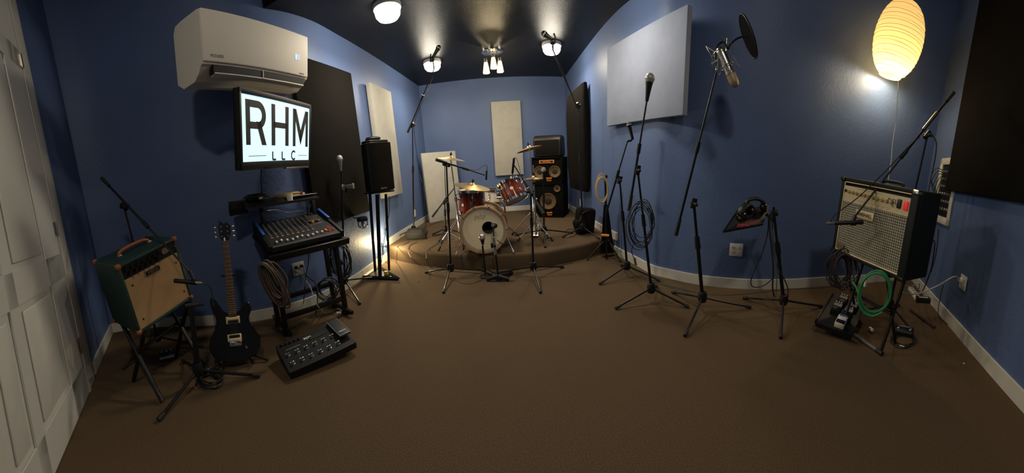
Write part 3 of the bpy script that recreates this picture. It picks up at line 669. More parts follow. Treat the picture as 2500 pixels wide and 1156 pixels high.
cable('red cable heaped on the front edge of the headphone tray', [at(1800,548,dD-.2), at(1830,552,dD-.2), at(1798,554,dD-.2), at(1825,549,dD-.2), at(1850,541,dD-.15), at(1800,551,dD-.2), at(1845,546,dD-.15)], mat('red_cable', (.50,.03,.05), .5), .0018)
cable('black headphone cable hanging in a loop left of the tray stand', [at(1876,525,dD-.05), at(1874,570,dD-.05), at(1860,620,dD-.04), at(1842,660,dD-.02), at(1833,690,dD), at(1842,702,dD), at(1866,697,dD), at(1885,682,dD)], CABLE, .004)
cable('first black cable tied down the tray stand pole', [at(1881,520,dD-.08), at(1879,560,dD-.08), at(1884,610,dD-.08), at(1888,660,dD-.08), at(1886,700,dD-.06), at(1890,725,dD-.06)], CABLE, .006)
cable('second black cable twisted down the tray stand pole', [at(1886,524,dD-.06), at(1886,580,dD-.06), at(1894,640,dD-.05), at(1908,670,dD-.05), at(1922,700,dD-.05), at(1924,726,dD-.06)], CABLE, .0045)
cable('grey cable hanging inside the tray stand bundle', [at(1884,560,dD-.10), at(1892,620,dD-.10), at(1895,655,dD-.1), at(1896,700,dD-.1), at(1892,728,dD-.1)], mat('grey_cable', (.08,.10,.09), .5), .004)
cable('black floor cable running along the right wall from the tray stand', [fl(1620,697), fl(1680,712), fl(1760,722), fl(1850,716), fl(1920,708), fl(2000,704), fl(2040,700)], CABLE, .004)
# folded stand with orange sleeve and yellow cable coil
hub = fl(1478,630,0); dF = hd(hub)
t = thing('folded_stand', 'black folded stand with an orange label, leaning by the right wall', 'stand', hub)
ob('pole', B().cyl(fl(1481,632,.01), at(1478,436,dF-.02), .012, seg=12), BLACKM, t, world=True)
ob('side_fabric', B().add([tuple(at(1474,500,dF)), tuple(at(1484,500,dF)), tuple(at(1500,618,dF+.05)), tuple(at(1466,618,dF-.02)), tuple(at(1474,500,dF+.06)), tuple(at(1484,500,dF+.06)), tuple(at(1500,618,dF+.14)), tuple(at(1466,618,dF+.08))], [(0,1,2,3),(7,6,5,4),(0,4,5,1),(1,5,6,2),(2,6,7,3),(3,7,4,0)]), FOAM, t, world=True)
ob('leg', B().cyl(at(1474,590,dF), fl(1433,635,.01), .010, seg=10), BLACKM, t, world=True)
ob('leg', B().cyl(at(1484,585,dF), fl(1516,640,.01), .011, seg=10), BLACKM, t, world=True)
ob('orange_sleeve', B().cyl(at(1468,575,dF-.06), at(1487,576,dF-.06), .016, seg=12), ORANGE, t, world=True, label='orange sleeve')
ob('hook', B().cyl(at(1478,436,dF-.02), at(1480,428,dF-.02), .018, seg=10), BLACKP, t, world=True)
C_ = at(1469,462,dF-.05); rr = ray(1469,462); rx = V((rr.y,-rr.x,0)).normalized()
solo('cable_coil', B().tube(coilpts(C_, rx, V((0,0,1)), .060, .150, 6, .09, 5, V((0,-.02,0))), .0042, 6), TANC, 'yellow cable coil hung on the folded stand by the right wall', 'cable')

# ------------------------------------------------------------------ drum kit
MK = pose((-.69,3.14,PH+.004), .12, 0, 0)
t = thing('bass_drum', 'red burst bass drum with cream front head and wooden hoop', 'drum', MK)
R_ = .245; zc = R_+.012
def AX(y): return pose((0,y,zc)) @ Matrix.Rotation(-PI/2,4,'X')
ob('shell', B().lathe([(R_-.012,.02),(R_-.012,.42),(R_-.018,.42),(R_-.018,.02)], 56, AX(0)), BURST, t)
ob('front_hoop', B().lathe([(R_-.012,-.012),(R_+.004,-.012),(R_+.004,.026),(R_-.012,.026)], 56, AX(0)), HOOPW, t, label='pale wood hoop')
ob('rear_hoop', B().lathe([(R_-.012,.40),(R_+.004,.40),(R_+.004,.436),(R_-.012,.436)], 56, AX(0)), HOOPW, t)
hx, hz, hr = .058, .022, .062
def headmesh():       # front head with an offset round hole
    b = B(); N = 48; vs = []; fs = []
    for r_ in (0, 1, 2, 3):
        for k in range(N):
            a = 2*PI*k/N; 
            if r_ == 0: p = (hx+hr*math.cos(a), hz+hr*math.sin(a))
            else:
                ro = (R_-.034)*(.75+.25*1) if r_ == 3 else None
                q = (hx+hr*math.cos(a), hz+hr*math.sin(a)); e = ((R_-.036)*math.cos(a), (R_-.036)*math.sin(a)); f = r_/3; p = (q[0]+(e[0]-q[0])*f, q[1]+(e[1]-q[1])*f)
            vs.append((p[0], .0, zc+p[1]))
    for r_ in range(3):
        for k in range(N): k2 = (k+1) % N; fs.append((r_*N+k, r_*N+k2, (r_+1)*N+k2, (r_+1)*N+k))
    return b.add(vs, fs)
hd_ = ob('front_head', headmesh(), HEADW, t)
ob('head_ring', B().lathe([(R_-.036,-.001),(R_-.012,-.002)], 56, AX(0)), HEADC, hd_)
ob('hole_ring', B().tube([(hx+hr*math.cos(2*PI*k/32), -.001, zc+hz+hr*math.sin(2*PI*k/32)) for k in range(32)], .003, 6, closed=True), BLACKP, hd_)
ob('inner_pillow', B().box((.04,.22,zc-.10),(.34,.28,.14), bev=.05, seg=4), KICKIN, t)
ob('rear_head', B().lathe([(.001,.41),(R_-.012,.41)], 40, AX(0)), KICKIN, t)
text('pdp', .075, MK @ Matrix.Translation((-.02,-.0012,zc+.145)) @ FACE, HEADC, hd_, 'head_logo')
for k in range(10):
    a = PI/2+2*PI*(k+.5)/10; c1, s1 = math.cos(a), math.sin(a)
    L_ = ob('tension_lug', B().cyl((c1*(R_+.006),-.014,zc+s1*(R_+.006)),(c1*(R_+.006),.14,zc+s1*(R_+.006)),.0035,seg=8).box((c1*(R_+.002),-.006,zc+s1*(R_+.002)),(.022,.028,.018),bev=.004,R=Matrix.Rotation(-a,3,'Y')).box((c1*(R_-.002),.12,zc+s1*(R_-.002)),(.02,.05,.018),bev=.005,R=Matrix.Rotation(-a,3,'Y')), CHROME, t)
for sx in (-1, 1):
    a_, b_ = V((sx*.225,.12,zc-.09)), V((sx*.30,-.02,.006))
    sp_ = ob('spur', B().cyl(a_, b_, .006, seg=10), CHROME, t); ob('spur_tip', B().cyl(b_+(a_-b_)*.22, b_, .010, seg=10), STEEL, sp_)
def drum(name, label, c, axis, r, h, mt=BURST, topm=HEADW, botm=HEADC, lugs=6, legs=None, badge=None, hint=None):
    x, y, z = frame_axes(axis, hint); M_ = mx(c, x, y, z); t = thing(name, label, 'drum', M_)
    ob('shell', B().lathe([(r-.008,-h/2),(r,-h/2),(r,h/2),(r-.008,h/2)], 40), mt, t)
    ob('top_head', B().lathe([(.001,h/2+.006),(r-.008,h/2+.006),(r+.002,h/2-.002)], 40), topm, t)
    ob('bottom_head', B().lathe([(.001,-h/2-.004),(r-.008,-h/2-.004),(r+.001,-h/2+.002)], 40), botm, t)
    for s in (1, -1): ob('rim', B().lathe([(r-.002,s*(h/2+.012)),(r+.007,s*(h/2+.014)),(r+.009,s*(h/2-.012)),(r+.003,s*(h/2-.014)),(r-.002,s*(h/2+.012))], 40), CHROME, t)
    for k in range(lugs):
        a = 2*PI*(k+.3)/lugs; R1 = Matrix.Rotation(a, 4, 'Z')
        ob('tension_lug', B().cyl((r+.012,0,h/2+.016),(r+.012,0,-h/2-.016),.0032,seg=8,M_=R1).box((r+.008,0,h/2-.055),(.018,.018,.035),R1,bev=.004).box((r+.008,0,-h/2+.055),(.018,.018,.035),R1,bev=.004), CHROME, t)
    if badge is not None:
        d = (M_.to_3x3().inverted() @ (V((0,0,HC))-c)); a = math.atan2(d.y, d.x)+badge; 
        ob('round_badge', B().lathe([(.001,.0025),(.016,.0025),(.018,0)], 20, Matrix.Rotation(a,4,'Z') @ Matrix.Translation((r,0,0)) @ Matrix.Rotation(PI/2,4,'Y')), WHITE, t)
    if legs: 
        for k in range(3):
            a = 2*PI*(k+.1)/3; e = M_ @ V(((r+.02)*math.cos(a), (r+.02)*math.sin(a), 0)); 
            lg = ob('leg', B().cyl(e+V((0,0,.05)), V((e.x,e.y,legs)), .006, seg=10), CHROME, t, world=True)
            ob('rubber_foot', B().cyl(V((e.x,e.y,legs+.03)), V((e.x,e.y,legs+.002)), .012, seg=10), RUBBER, lg, world=True)
    return t, M_
v1 = ray(1250,468); v1 = V((v1.x,v1.y,0)).normalized(); s1_ = V((v1.y,-v1.x,0))
drum('rack_tom', 'small red rack tom tilted over the right of the bass drum', at(1251,467,3.42), (V((0,0,1))*.86 + v1*.33 - s1_*.36), .125, .20, badge=.05, lugs=6)
drum('floor_tom', 'red floor tom with chrome legs behind the left cymbal', at(1151,497,3.60), V((.05,-.02,1)), .140, .29, badge=-.75, lugs=6, legs=PH+.002)
dS = 3.95; sS = at(1217,477,dS)
drum('snare_drum', 'white snare drum between the red toms', sS, V((.03,-.03,1)), .165, .14, mt=mat('white_drum_wrap', (.62,.58,.54), .4), topm=BLACKM, lugs=8)
# hardware on the bass drum for the rack tom
t = thing('tom_holder', 'chrome arm holding the tilted rack tom on the bass drum', 'drum hardware', at(1226,500,3.45))
ob('post', B().cyl(at(1234,520,3.46), at(1226,468,3.42), .010, seg=12), CHROME, t, world=True)
ob('clamp', B().box(at(1222,466,3.38), (.05,.05,.05), bev=.01).box(at(1216,478,3.38), (.03,.04,.07), bev=.008).cyl(at(1212,482,3.36), at(1224,482,3.36), .013, seg=10), CHROME, t, world=True)
ob('arm', B().cyl(at(1222,468,3.40), at(1236,470,3.42), .009, seg=10), CHROME, t, world=True)
def chrome_stand(name, label, topz, base, z0, spread=.26, ang0=0., tops=(), r=.011, cat='cymbal stand', group=None, low=.32):
    base = V((base.x, base.y, z0)); t = thing(name, label, cat, base, group); top = topz
    j = base+(top-base)*(low/(top.z-z0)); mid = base+(top-base)*.55
    ob('lower_tube', B().cyl(base+V((0,0,.05)), mid, r, seg=12), CHROME, t, world=True)
    ob('upper_tube', B().cyl(mid, top, r*.68, seg=12), CHROME, t, world=True)
    ob('height_clamp', B().cyl(mid-V((0,0,.02)), mid+V((0,0,.025)), r*1.6, seg=12).ball(mid+V((.025,0,0)), .011), CHROME, t, world=True)
    for k in range(3):
        a = ang0+2*PI*k/3; d = V((math.cos(a), math.sin(a), 0)); e = base+d*spread+V((0,0,.012))
        lg = ob('leg', B().cyl(j+d*.01, e, .0065, seg=8).cyl(base+V((0,0,.06)), j+(e-j)*.55, .004, seg=8), CHROME, t, world=True)
        ob('rubber_foot', B().cyl(e+(j-e).normalized()*.05, e-V((0,0,.006)), .012, seg=8), RUBBER, lg, world=True)
    return t
def cymbal(label, c, nrm, r, bell=.18, name='cymbal'):
    x, y, z = frame_axes(nrm); M_ = mx(c, x, y, z); 
    pr = [(.006,.0)]; 
    P = [(.006,.030),(r*bell*.5,.027),(r*bell*.9,.014),(r*bell*1.05,.008),(r*.5,-.002),(r*.8,-.011),(r,-.020)]
    b = B().lathe(P + [(q[0], q[1]-.0022) for q in P[::-1]], 44)
    t = thing(name, label, 'cymbal', M_); ob('disc', b, BRASS, t, ang=60)
    ob('felt_and_nut', B().cyl((0,0,.028),(0,0,.045),.014,seg=12).cyl((0,0,.045),(0,0,.062),.008,seg=8), BLACKP, t); return t
def tiltn(px, roll, back):      # normal leaning sideways (roll > 0: right side down) and towards (back > 0) the camera
    v = ray(px, 450); v = V((v.x,v.y,0)).normalized(); s = V((v.y,-v.x,0)); return V((0,0,1)) + s*roll - v*back
cc = at(1100,386,3.62); cymbal('crash cymbal high on the left, over the front boom stand', cc, tiltn(1100,.20,.02), .165)
chrome_stand('cymbal_stand', 'chrome cymbal stand with spread legs at the left of the drums', cc-V((0,0,.01)), V((cc.x+.035,cc.y+.01,0)), PH, .30, -2.4, group='chrome cymbal stands')
cc = at(1153,452,3.42); cymbal('ride cymbal tilted over the red floor tom', cc, tiltn(1153,.24,.10), .195)
ct = at(1112,475,3.75)
t = chrome_stand('cymbal_stand', 'chrome boom cymbal stand reaching to the ride cymbal', ct, V((ct.x+.01,ct.y,0)), PH, .27, -1.2, group='chrome cymbal stands')
ob('boom_arm', B().cyl(ct, cc-V((0,0,.03)), .0065, seg=10).cyl(cc-V((0,0,.04)), cc+V((0,0,.04)), .0045, seg=8).ball(ct, .018), CHROME, t, world=True)
cc = at(1292,361,4.0); cymbal('crash cymbal high on the right, before the bass cabinets', cc, tiltn(1292,-.24,-.06), .160)
chrome_stand('cymbal_stand', 'tall chrome cymbal stand at the right of the drums', cc-V((0,0,.01)), V((cc.x+.03,cc.y,0)), PH, .30, -1.0, group='chrome cymbal stands')
ob_t = at(1294,346,4.0)
cc = at(1303,437,3.75); cymbal('upper hi-hat cymbal at the right of the drums', cc+V((0,0,.012)), tiltn(1303,-.02,.05), .115, name='hi_hat_cymbal')
x_ = cymbal('lower hi-hat cymbal at the right of the drums', cc-V((0,0,.018)), -tiltn(1303,-.02,.05), .115, name='hi_hat_cymbal')
t = chrome_stand('hi_hat_stand', 'chrome hi-hat stand with pedal at the right of the drums', cc+V((0,0,.16)), V((cc.x,cc.y,0)), PH, .24, -.6, cat='hi-hat stand', low=.22)
ob('pedal', B().box(V((cc.x-.02,cc.y+.18,PH+.06)), (.09,.26,.012), bev=.004, R=Matrix.Rotation(.3,3,'X')), STEEL, t, world=True)
t = chrome_stand('snare_stand', 'chrome snare stand under the white snare drum', sS-V((0,0,.09)), V((sS.x,sS.y,0)), PH, .22, -1.9, cat='snare stand', low=.2)
# bass drum pedal and black clamp cluster behind the kit
t = thing('bass_drum_pedal', 'chrome foot pedal behind the bass drum', 'drum pedal', V((-.62,3.72,PH)))
ob('footboard', B().box((0,.14,.035),(.085,.26,.01), bev=.003, R=Matrix.Rotation(-.18,3,'X')), STEEL, t)
ob('frame', B().cyl((-.055,-.02,.0),(-.055,-.02,.2),.008).cyl((.055,-.02,.0),(.055,-.02,.2),.008).cyl((-.055,-.02,.2),(.055,-.02,.2),.007).box((0,.1,.004),(.09,.34,.006)), STEEL, t)
ob('beater', B().cyl((0,-.02,.2),(0,-.07,.28),.004).ball((0,-.08,.30),.025), BLACKP, t)

CABB = mat('black_cabinet_carpet', (.0035,.0033,.0032), .9, spec=.08, bump=(300,.4,.002))
# ------------------------------------------------------------------ bass cabinets and monitor
MC = pose((-.035,5.19,PH+.002), -.249, 0, 0)
def cab(label, z0, h, big):
    M_ = MC @ Matrix.Translation((0,0,z0)); t = thing('bass_cabinet', label, 'speaker cabinet', M_, 'stacked bass speaker cabinets'); w, d = .50, .42
    ob('case', B().box((0,d/2+.012,h/2),(w,d,h), bev=.012), CABB, t)
    ob('front_edge', B().box((0,.006,h-.012),(w,.02,.024),bev=.004).box((0,.006,.012),(w,.02,.024),bev=.004).box((-w/2+.012,.006,h/2),(.024,.02,h),bev=.004).box((w/2-.012,.006,h/2),(.024,.02,h),bev=.004), CABB, t)
    def spk(x, z, r):
        s_ = ob('speaker_cone', B().lathe([(.001,.0),(r*.40,.0),(r*.86,.010),(r*.90,.014),(r,.014),(r,.0)], 32, pose((x,.013,z)) @ Matrix.Rotation(PI/2,4,'X')), SPKY, t)
        ob('dust_cap', B().ball((x,.012,z), r*.46, 20, sq=(1,.14,1)), DARK, s_)
    if big: spk(.0,.27,.135); spk(.155,.475,.055)
    else: spk(-.125,.185,.095); spk(.125,.185,.095)
    return t, M_, w, h
t, M_, w, h = cab('lower tall black bass cabinet with one large yellow speaker', 0, .56, True)
text('mark', .045, M_ @ Matrix.Translation((.02,-.006,.085)) @ FACE, ORANGE, t, 'badge', bold=.001); text('bass', .045, M_ @ Matrix.Translation((.02,-.006,.05)) @ FACE, ORANGE, t, 'badge')
t, M_, w, h = cab('upper black bass cabinet with two yellow speakers', .562, .42, False)
text('mark', .045, M_ @ Matrix.Translation((.03,-.006,.085)) @ FACE, ORANGE, t, 'badge', bold=.001); text('bass', .045, M_ @ Matrix.Translation((.03,-.006,.05)) @ FACE, ORANGE, t, 'badge')
ob('name_plate', B().box((.0,-.002,.345),(.24,.004,.05)), ORANGE, t, label='orange name plate')
ob('name_plate_dark', B().box((.0,-.005,.345),(.21,.004,.032)), BLACKP, t)
text('markbass', .034, M_ @ Matrix.Translation((.0,-.008,.346)) @ FACE, ORANGE, t, 'badge')
Mw = MC @ Matrix.Translation((.01,.0,.985))
t = thing('monitor_speaker', 'black rounded monitor speaker lying on top of the bass cabinets', 'speaker', Mw)
b = B(); pr_ = [(0,0),(.30,0),(.33,.05),(.30,.30),(.25,.335),(.06,.335),(.0,.27)]; n = len(pr_)
b.add([(-.23,y,z) for y,z in pr_]+[(.23,y,z) for y,z in pr_], [tuple(range(n)), tuple(range(n,2*n))[::-1]]+[(i,i+n,(i+1)%n+n,(i+1)%n) for i in range(n)])
o = ob('case', b, BLACKP, t); md = o.modifiers.new('bevel', 'BEVEL'); md.width = .035; md.segments = 3
ob('grille', B().box((0,-.004,.145),(.38,.012,.22), bev=.005), FOAM, t)

# ------------------------------------------------------------------ PA speaker on its stand
Ms = pose((-1.563,2.799,.933), 1.067, 0, .03)
t = thing('loudspeaker', 'tall black loudspeaker standing on the three-post stand', 'speaker', Ms)
b = B(); pl = [(-.14,.04),(-.11,0),(.11,0),(.14,.04),(.14,.13),(.07,.26),(-.07,.26),(-.14,.13)]
b.plate(pl, 0, .48); b.plate([(x*.93,y*.9+.015) for x,y in pl], .48, .505)
o = ob('case', b, BLACKP, t); md = o.modifiers.new('bevel', 'BEVEL'); md.width = .008; md.segments = 2
ob('grille', B().plate([(-.125,.004),(-.105,-.006),(.105,-.006),(.125,.004)], .015, .475), FOAM, t)
ob('side_handle', B().lathe([(.001,.0),(.04,.0),(.045,.012),(.03,.016),(.001,.010)], 20, pose((.142,.09,.24)) @ Matrix.Rotation(PI/2,4,'Y')), BLACKM, t)
text('ALTO', .022, Ms @ Matrix.Translation((-.01,-.0085,.028)) @ FACE, SILVER, t, 'badge', sx=1.2)
solo('cable_coil', B().tube(coilpts(Ms @ V((-.01,.09,.525)), Ms.to_3x3() @ V((1,0,0)), Ms.to_3x3() @ V((0,1,0)), .075, .05, 4, .15, 9, V((0,0,.01))), .006, 6), CABLE, 'black cable coiled on top of the tall loudspeaker', 'cable')
Mb = pose((-1.735,2.93,0), 1.067)
t = thing('speaker_stand', 'black three-post speaker stand on a triangular base by the left wall', 'speaker stand', Mb)
T3 = [at(888,681,1), 0, 0]; c1_, c2_, c3_ = fl(888,681), fl(973,685), fl(925,655)
ob('base_frame', B().cyl(c1_+V((0,0,.02)), c2_+V((0,0,.02)), .018, seg=4).cyl(c2_+V((0,0,.02)), c3_+V((0,0,.02)), .018, seg=4).cyl(c3_+V((0,0,.02)), c1_+V((0,0,.02)), .018, seg=4).add([tuple(p+V((0,0,z))) for z in (.003,.014) for p in (c1_,c2_,c3_)], [(0,1,2),(5,4,3),(0,1,4,3),(1,2,5,4),(2,0,3,5)]), BLACKM, t, world=True)
for (a_, b_, r_) in (((903,475),(916,662),.016), ((921,475),(928,678),.020), ((942,475),(950,660),.014)):
    top = at(*a_, 3.22); bot = fl(*b_, .02); ob('post', B().cyl(bot, top, r_, seg=12), BLACKM, t, world=True)
ob('top_plate', B().box((0,.0,.917),(.24,.2,.014), Ms.copy() @ Matrix.Translation((0,.11,-.928)) ), BLACKM, t, world=True)
yl = fl(943,668,.03); solo('battery_box', B().box(yl,(.045,.03,.05),bev=.004), YELLOW, 'small yellow labelled box on the speaker stand base', 'box')
cable('thin black cable down the back of the tall loudspeaker', [at(950,478,3.25), at(950,520,3.3), at(940,570,3.35), fl(925,660,.02), fl(880,672), fl(850,690)], CABLE, .003)
# night light bulb and caged lantern low on the left wall
nl = wall_at(LWs,931,597); nl = nl+V((.07,0,0))
t = thing('night_light', 'small glowing bare bulb low by the left wall behind the speaker stand', 'lamp', nl)
ob('bulb', B().ball((0,0,.02), .017, 14, sq=(1,1,1.5)), BULBM, t); ob('socket', B().cyl((0,0,-.04),(0,0,-.005),.014), BLACKP, t); ob('bracket', B().cyl((0,0,-.03),(-.068,0,-.03),.005,seg=8), BLACKP, t)
lamp_light('night_light_bulb', nl+V((.05,-.01,.04)), 18, (1, .78, .42), .02)
cable('thin cord rising from the low glowing bulb', [nl+V((0,0,-.04)), at(940,560,3.3), at(936,575,3.3), at(944,520,3.35), at(943,478,3.3)], WIREW, .0018)
lc = wall_at(LWs,866,541)+V((.10,0,0))
t = thing('cage_lantern', 'small black caged lantern hanging beside the black panel on the left wall', 'lantern', lc)
ob('cap', B().lathe([(.001,.045),(.05,.045),(.058,.03),(.058,.0),(.001,.0)], 20), BLACKP, t)
cg = B()
for k in range(6):
    a = 2*PI*k/6; cg.tube([(.055*math.cos(a),.055*math.sin(a),0),(.055*math.cos(a),.055*math.sin(a),-.05),(.03*math.cos(a),.03*math.sin(a),-.075)], .003, 6)
cg.tube([(.055*math.cos(2*PI*k/24),.055*math.sin(2*PI*k/24),-.05) for k in range(24)], .003, 6, closed=True).tube([(.03*math.cos(2*PI*k/16),.03*math.sin(2*PI*k/16),-.075) for k in range(16)], .003, 6, closed=True)
ob('cage', cg, BLACKM, t); ob('bulb', B().ball((0,0,-.03), .02, 12, sq=(1,1,1.3)), mat('frosted_bulb', (.6,.55,.42), .4), t)
ob('bracket', B().cyl((0,0,.035),(-.10,0,.035),.006,seg=8), BLACKM, t)

# ------------------------------------------------------------------ mixer stand
Mx = pose((-1.613,1.672,.70), 1.146, .30, 0)
def ML_(x, y, z): return Mx @ V((x, y, z))
t = thing('mixing_desk', 'black mixing desk with blue side strips and rows of knobs', 'mixer', Mx)
w, d = .561, .419
ob('chassis', B().add([(-w/2,0,-.035),(w/2,0,-.035),(w/2,d,-.05),(-w/2,d,-.05),(-w/2,0,.0),(w/2,0,.0),(w/2,.13,.012),(-w/2,.13,.012),(w/2,d,.035),(-w/2,d,.035)], [(0,3,2,1),(0,1,5,4),(4,5,6,7),(7,6,8,9),(3,9,8,2),(0,4,7,9,3),(1,2,8,6,5)]), mat('mixer_panel', (.022,.022,.024), .38), t)
for sx in (-1, 1): ob('side_panel', B().prism([(0,-.04),(d,-.055),(d,.05),(.13,.026),(0,.012)], -.012, .012, Matrix.Translation((sx*(w/2+.008),0,0)) @ Matrix.Rotation(PI/2,4,'Z')), BLUE if False else BLACKP, t)
for sx, y0, y1 in ((-1,.16,.38),(1,.22,.41)): ob('blue_strip', B().box((sx*(w/2+.006),(y0+y1)/2,.018+.026*((y0+y1)/2-.13)/.29+.018),(.022,y1-y0,.014),bev=.004,R=Matrix.Rotation(.082,3,'X')), BLUE, t, label='blue side strip')
def top(x, y): return .001+ (.012*y/.13 if y < .13 else .012+.023*(y-.13)/(d-.13))
kn = None
for c in range(9):
    for r in range(7):
        x, y = -w/2+.045+.042*c, .155+.033*r
        if kn is None: kn = ob('knob', B().lathe([(.001,.014),(.005,.014),(.0065,.008),(.008,0)], 10), GREY, t); kn.matrix_local = Matrix.Translation((x,y,top(x,y)))
        else: inst(kn, Matrix.Translation((x,y,top(x,y))), t)
bt = None
for c in range(9):
    x, y = -w/2+.045+.042*c, .130
    if bt is None: bt = ob('channel_button', B().box((0,0,.003),(.022,.008,.006),bev=.002), mat('peach_button', (.65,.36,.22), .5), t); bt.matrix_local = Matrix.Translation((x,y,top(x,y)))
    else: inst(bt, Matrix.Translation((x,y,top(x,y))), t)
jk = None
for c in range(8):
    for r in range(2 if c > 3 else 1):
        x, y = -w/2+.06+.062*c, .392-.02*r
        if jk is None: jk = ob('jack_socket', B().lathe([(.003,.004),(.007,.006),(.009,0)], 12), NICKEL, t); jk.matrix_local = Matrix.Translation((x,y,top(x,y)))
        else: inst(jk, Matrix.Translation((x,y,top(x,y))), t)
fd = None
for c in range(10):
    x, y = -w/2+.055+.041*c, .055+.010*math.sin(c*1.7)
    if fd is None: fd = ob('fader', B().box((0,0,.007),(.014,.022,.014),bev=.003), PAPER, t); fd.matrix_local = Matrix.Translation((x,y,top(x,y)))
    else: inst(fd, Matrix.Translation((x,y,top(x,y))), t)
ob('fader', B().box((-w/2+.055+.41,.075,.012),(.018,.026,.014),bev=.003), ORANGE, t, label='orange master fader')
for (x, y) in ((.205,.06),(.24,.06),(.225,.09),(.215,.10)): ob('red_knob', B().lathe([(.001,.014),(.006,.013),(.009,0)], 12, Matrix.Translation((x,y,top(x,y)))), mat('pink_red_plastic', (.75,.06,.09), .4), t, label='red knob')
ob('fader_slots', B().box((-.03,.060,.006),(.44,.004,.002)), DARK, t)
ob('display_panel', B().box((.165,.235,.024),(.12,.055,.003),bev=.001,R=Matrix.Rotation(.078,3,'X')), BLACKP, t)
ob('display_rule', B().box((.165,.27,.029),(.13,.003,.002)).box((.165,.20,.022),(.13,.003,.002)).box((-.02,.012,.0022),(.50,.003,.002)), SILVER, t)
for (x, mm) in ((.125,BLACKP),(.15,ORANGE),(.18,BLACKP),(.205,GREY)): ob('large_knob', B().lathe([(.001,.016),(.008,.015),(.011,0)], 14, Matrix.Translation((x,.235,.024))), mm, t)
# stand: tray, posts, rails, upper shelf
Mr = pose((-1.613,1.672,0), 1.146, 0, 0)
t = thing('mixer_stand', 'black metal stand with tray and upper shelf holding the mixing desk', 'stand', Mr)
ob('tray', B().box((.0,.19,-.068),(.64,.46,.03), Mx, bev=.006).box((.0,-.045,-.058),(.64,.02,.05), Mx, bev=.004), BLACKM, t, world=True)
for x in (-.26,.26):
    for y in (.10,.30):
        ob('post', B().box((x,y,.32),(.035,.035,.64), bev=.003), BLACKM, t)
        if x > 0: ob('post_knob', B().lathe([(.001,0),(.02,0),(.024,.012),(.012,.03),(.001,.03)], 12, pose((x+.02,y,.44)) @ Matrix.Rotation(PI/2,4,'Y')), BLACKP, t)
        ob('post_foot', B().box((x,y,.015),(.05,.06,.03),bev=.005), BLACKP, t)
ob('cable_hook', B().tube([Mx @ V((.31,.10,-.07)), at(836,590,2.62), at(833,594,2.72), at(828,590,2.76)], .006, 8), BLACKM, t, world=True)
for y, z in ((.10,.14),(.30,.22)): ob('cross_rail', B().box((0,y,z),(.52,.03,.035),bev=.003), BLACKM, t)
ob('side_rail', B().box((-.26,.2,.045),(.03,.42,.03),bev=.003), BLACKM, t); ob('side_rail', B().box((.26,.2,.045),(.03,.42,.03),bev=.003), BLACKM, t)
for x in (-.22,.24): ob('shelf_post', B().box((x,.36,.80),(.03,.03,.36),bev=.003), BLACKM, t)
MS = Mr @ Matrix.Translation((0,.30,.985))
S0, S1, S2, S3 = fl(597,507,.985), at(781,482,2.62), at(762,474,2.75), at(590,486,2.62)
S0 = at(600,508,2.42)
ob('upper_shelf', B().add([tuple(p+V((0,0,z))) for z in (0,-.016) for p in (S0,S1,S2,S3)], [(0,1,2,3),(7,6,5,4),(0,4,5,1),(1,5,6,2),(2,6,7,3),(3,7,4,0)]), BLACKP, t, world=True)
Q = [at(558,493,2.55), at(600,488,2.6), at(604,505,2.5), at(558,513,2.45)]
solo('black_pouch', B().add([tuple(p+V((0,0,z))) for z in (.0,-.05) for p in (Q[0],Q[1],Q[2],Q[3])], [(0,1,2,3),(7,6,5,4),(0,4,5,1),(1,5,6,2),(2,6,7,3),(3,7,4,0)]), FOAM, 'flat black pouch hanging off the left end of the upper shelf', 'pouch')
def shelfpt(f, g, up=0): return S0+(S1-S0)*f+(S3-S0)*g+V((0,0,up))
for (f, g, sz, lb) in ((.13,.6,(.10,.07,.035),'larger black power adapter heaped on the left of the upper shelf'), (.22,.45,(.05,.05,.045),'small black power adapter with a white label on the upper shelf')):
    t2 = thing('power_adapter', lb, 'power adapter', mx(shelfpt(f,g,0), (S1-S0).normalized(), V((0,0,1)).cross((S1-S0).normalized()), V((0,0,1))))
    ob('body', B().box((0,0,sz[2]/2+.002), sz, bev=.008), BLACKP, t2)
    if sz[0] < .08: ob('white_label', B().box((.0,-.027,sz[2]*.6),(.03,.003,.02)), WHITE, t2)
sx_, sy_ = (S1-S0).normalized(), V((0,0,1)).cross((S1-S0).normalized())
solo('cable_coil', B().tube(coilpts(shelfpt(.17,.5,.045), sx_, sy_, .09, .06, 5, .3, 11, V((0,0,.016))), .0045, 6), CABLE, 'tangled black cables heaped on the left of the upper shelf', 'cable')
solo('cable_coil', B().tube(coilpts(shelfpt(.60,.5,.018), sx_, sy_, .11, .055, 6, .12, 12, V((0,0,.012))), .0038, 6), TANC, 'tan cable coil lying on the upper shelf beside the white cup', 'cable')
solo('plastic_cup', B().lathe([(.001,0),(.022,0),(.028,.052),(.025,.052),(.020,.004),(.001,.004)], 20, Matrix.Translation(shelfpt(.585,.05,.001))), WHITE, 'small white plastic cup at the front edge of the upper shelf', 'cup')
ps = mx(shelfpt(.78,.45,.003), (sx_+sy_*.15).normalized(), (sy_-sx_*.15).normalized(), V((0,0,1)))
solo('paper_sheet', B().box((0,0,0),(.26,.09,.003), ps), PAPER, 'white paper sheet lying on the right of the upper shelf', 'paper')
solo('pen', B().cyl((-.12,.02,.012),(.06,.035,.012),.005,seg=8,M_=ps), WHITE, 'white pen lying on the paper on the upper shelf', 'pen')
solo('cable', B().tube(coilpts(ps @ V((-.01,.02,.016)), sx_, sy_, .045, .022, 3, .2, 13, V((0,0,.008))), .004, 6), mat('red_orange_cable', (.6,.10,.04), .5), 'short red cable coiled on the paper on the upper shelf', 'cable')
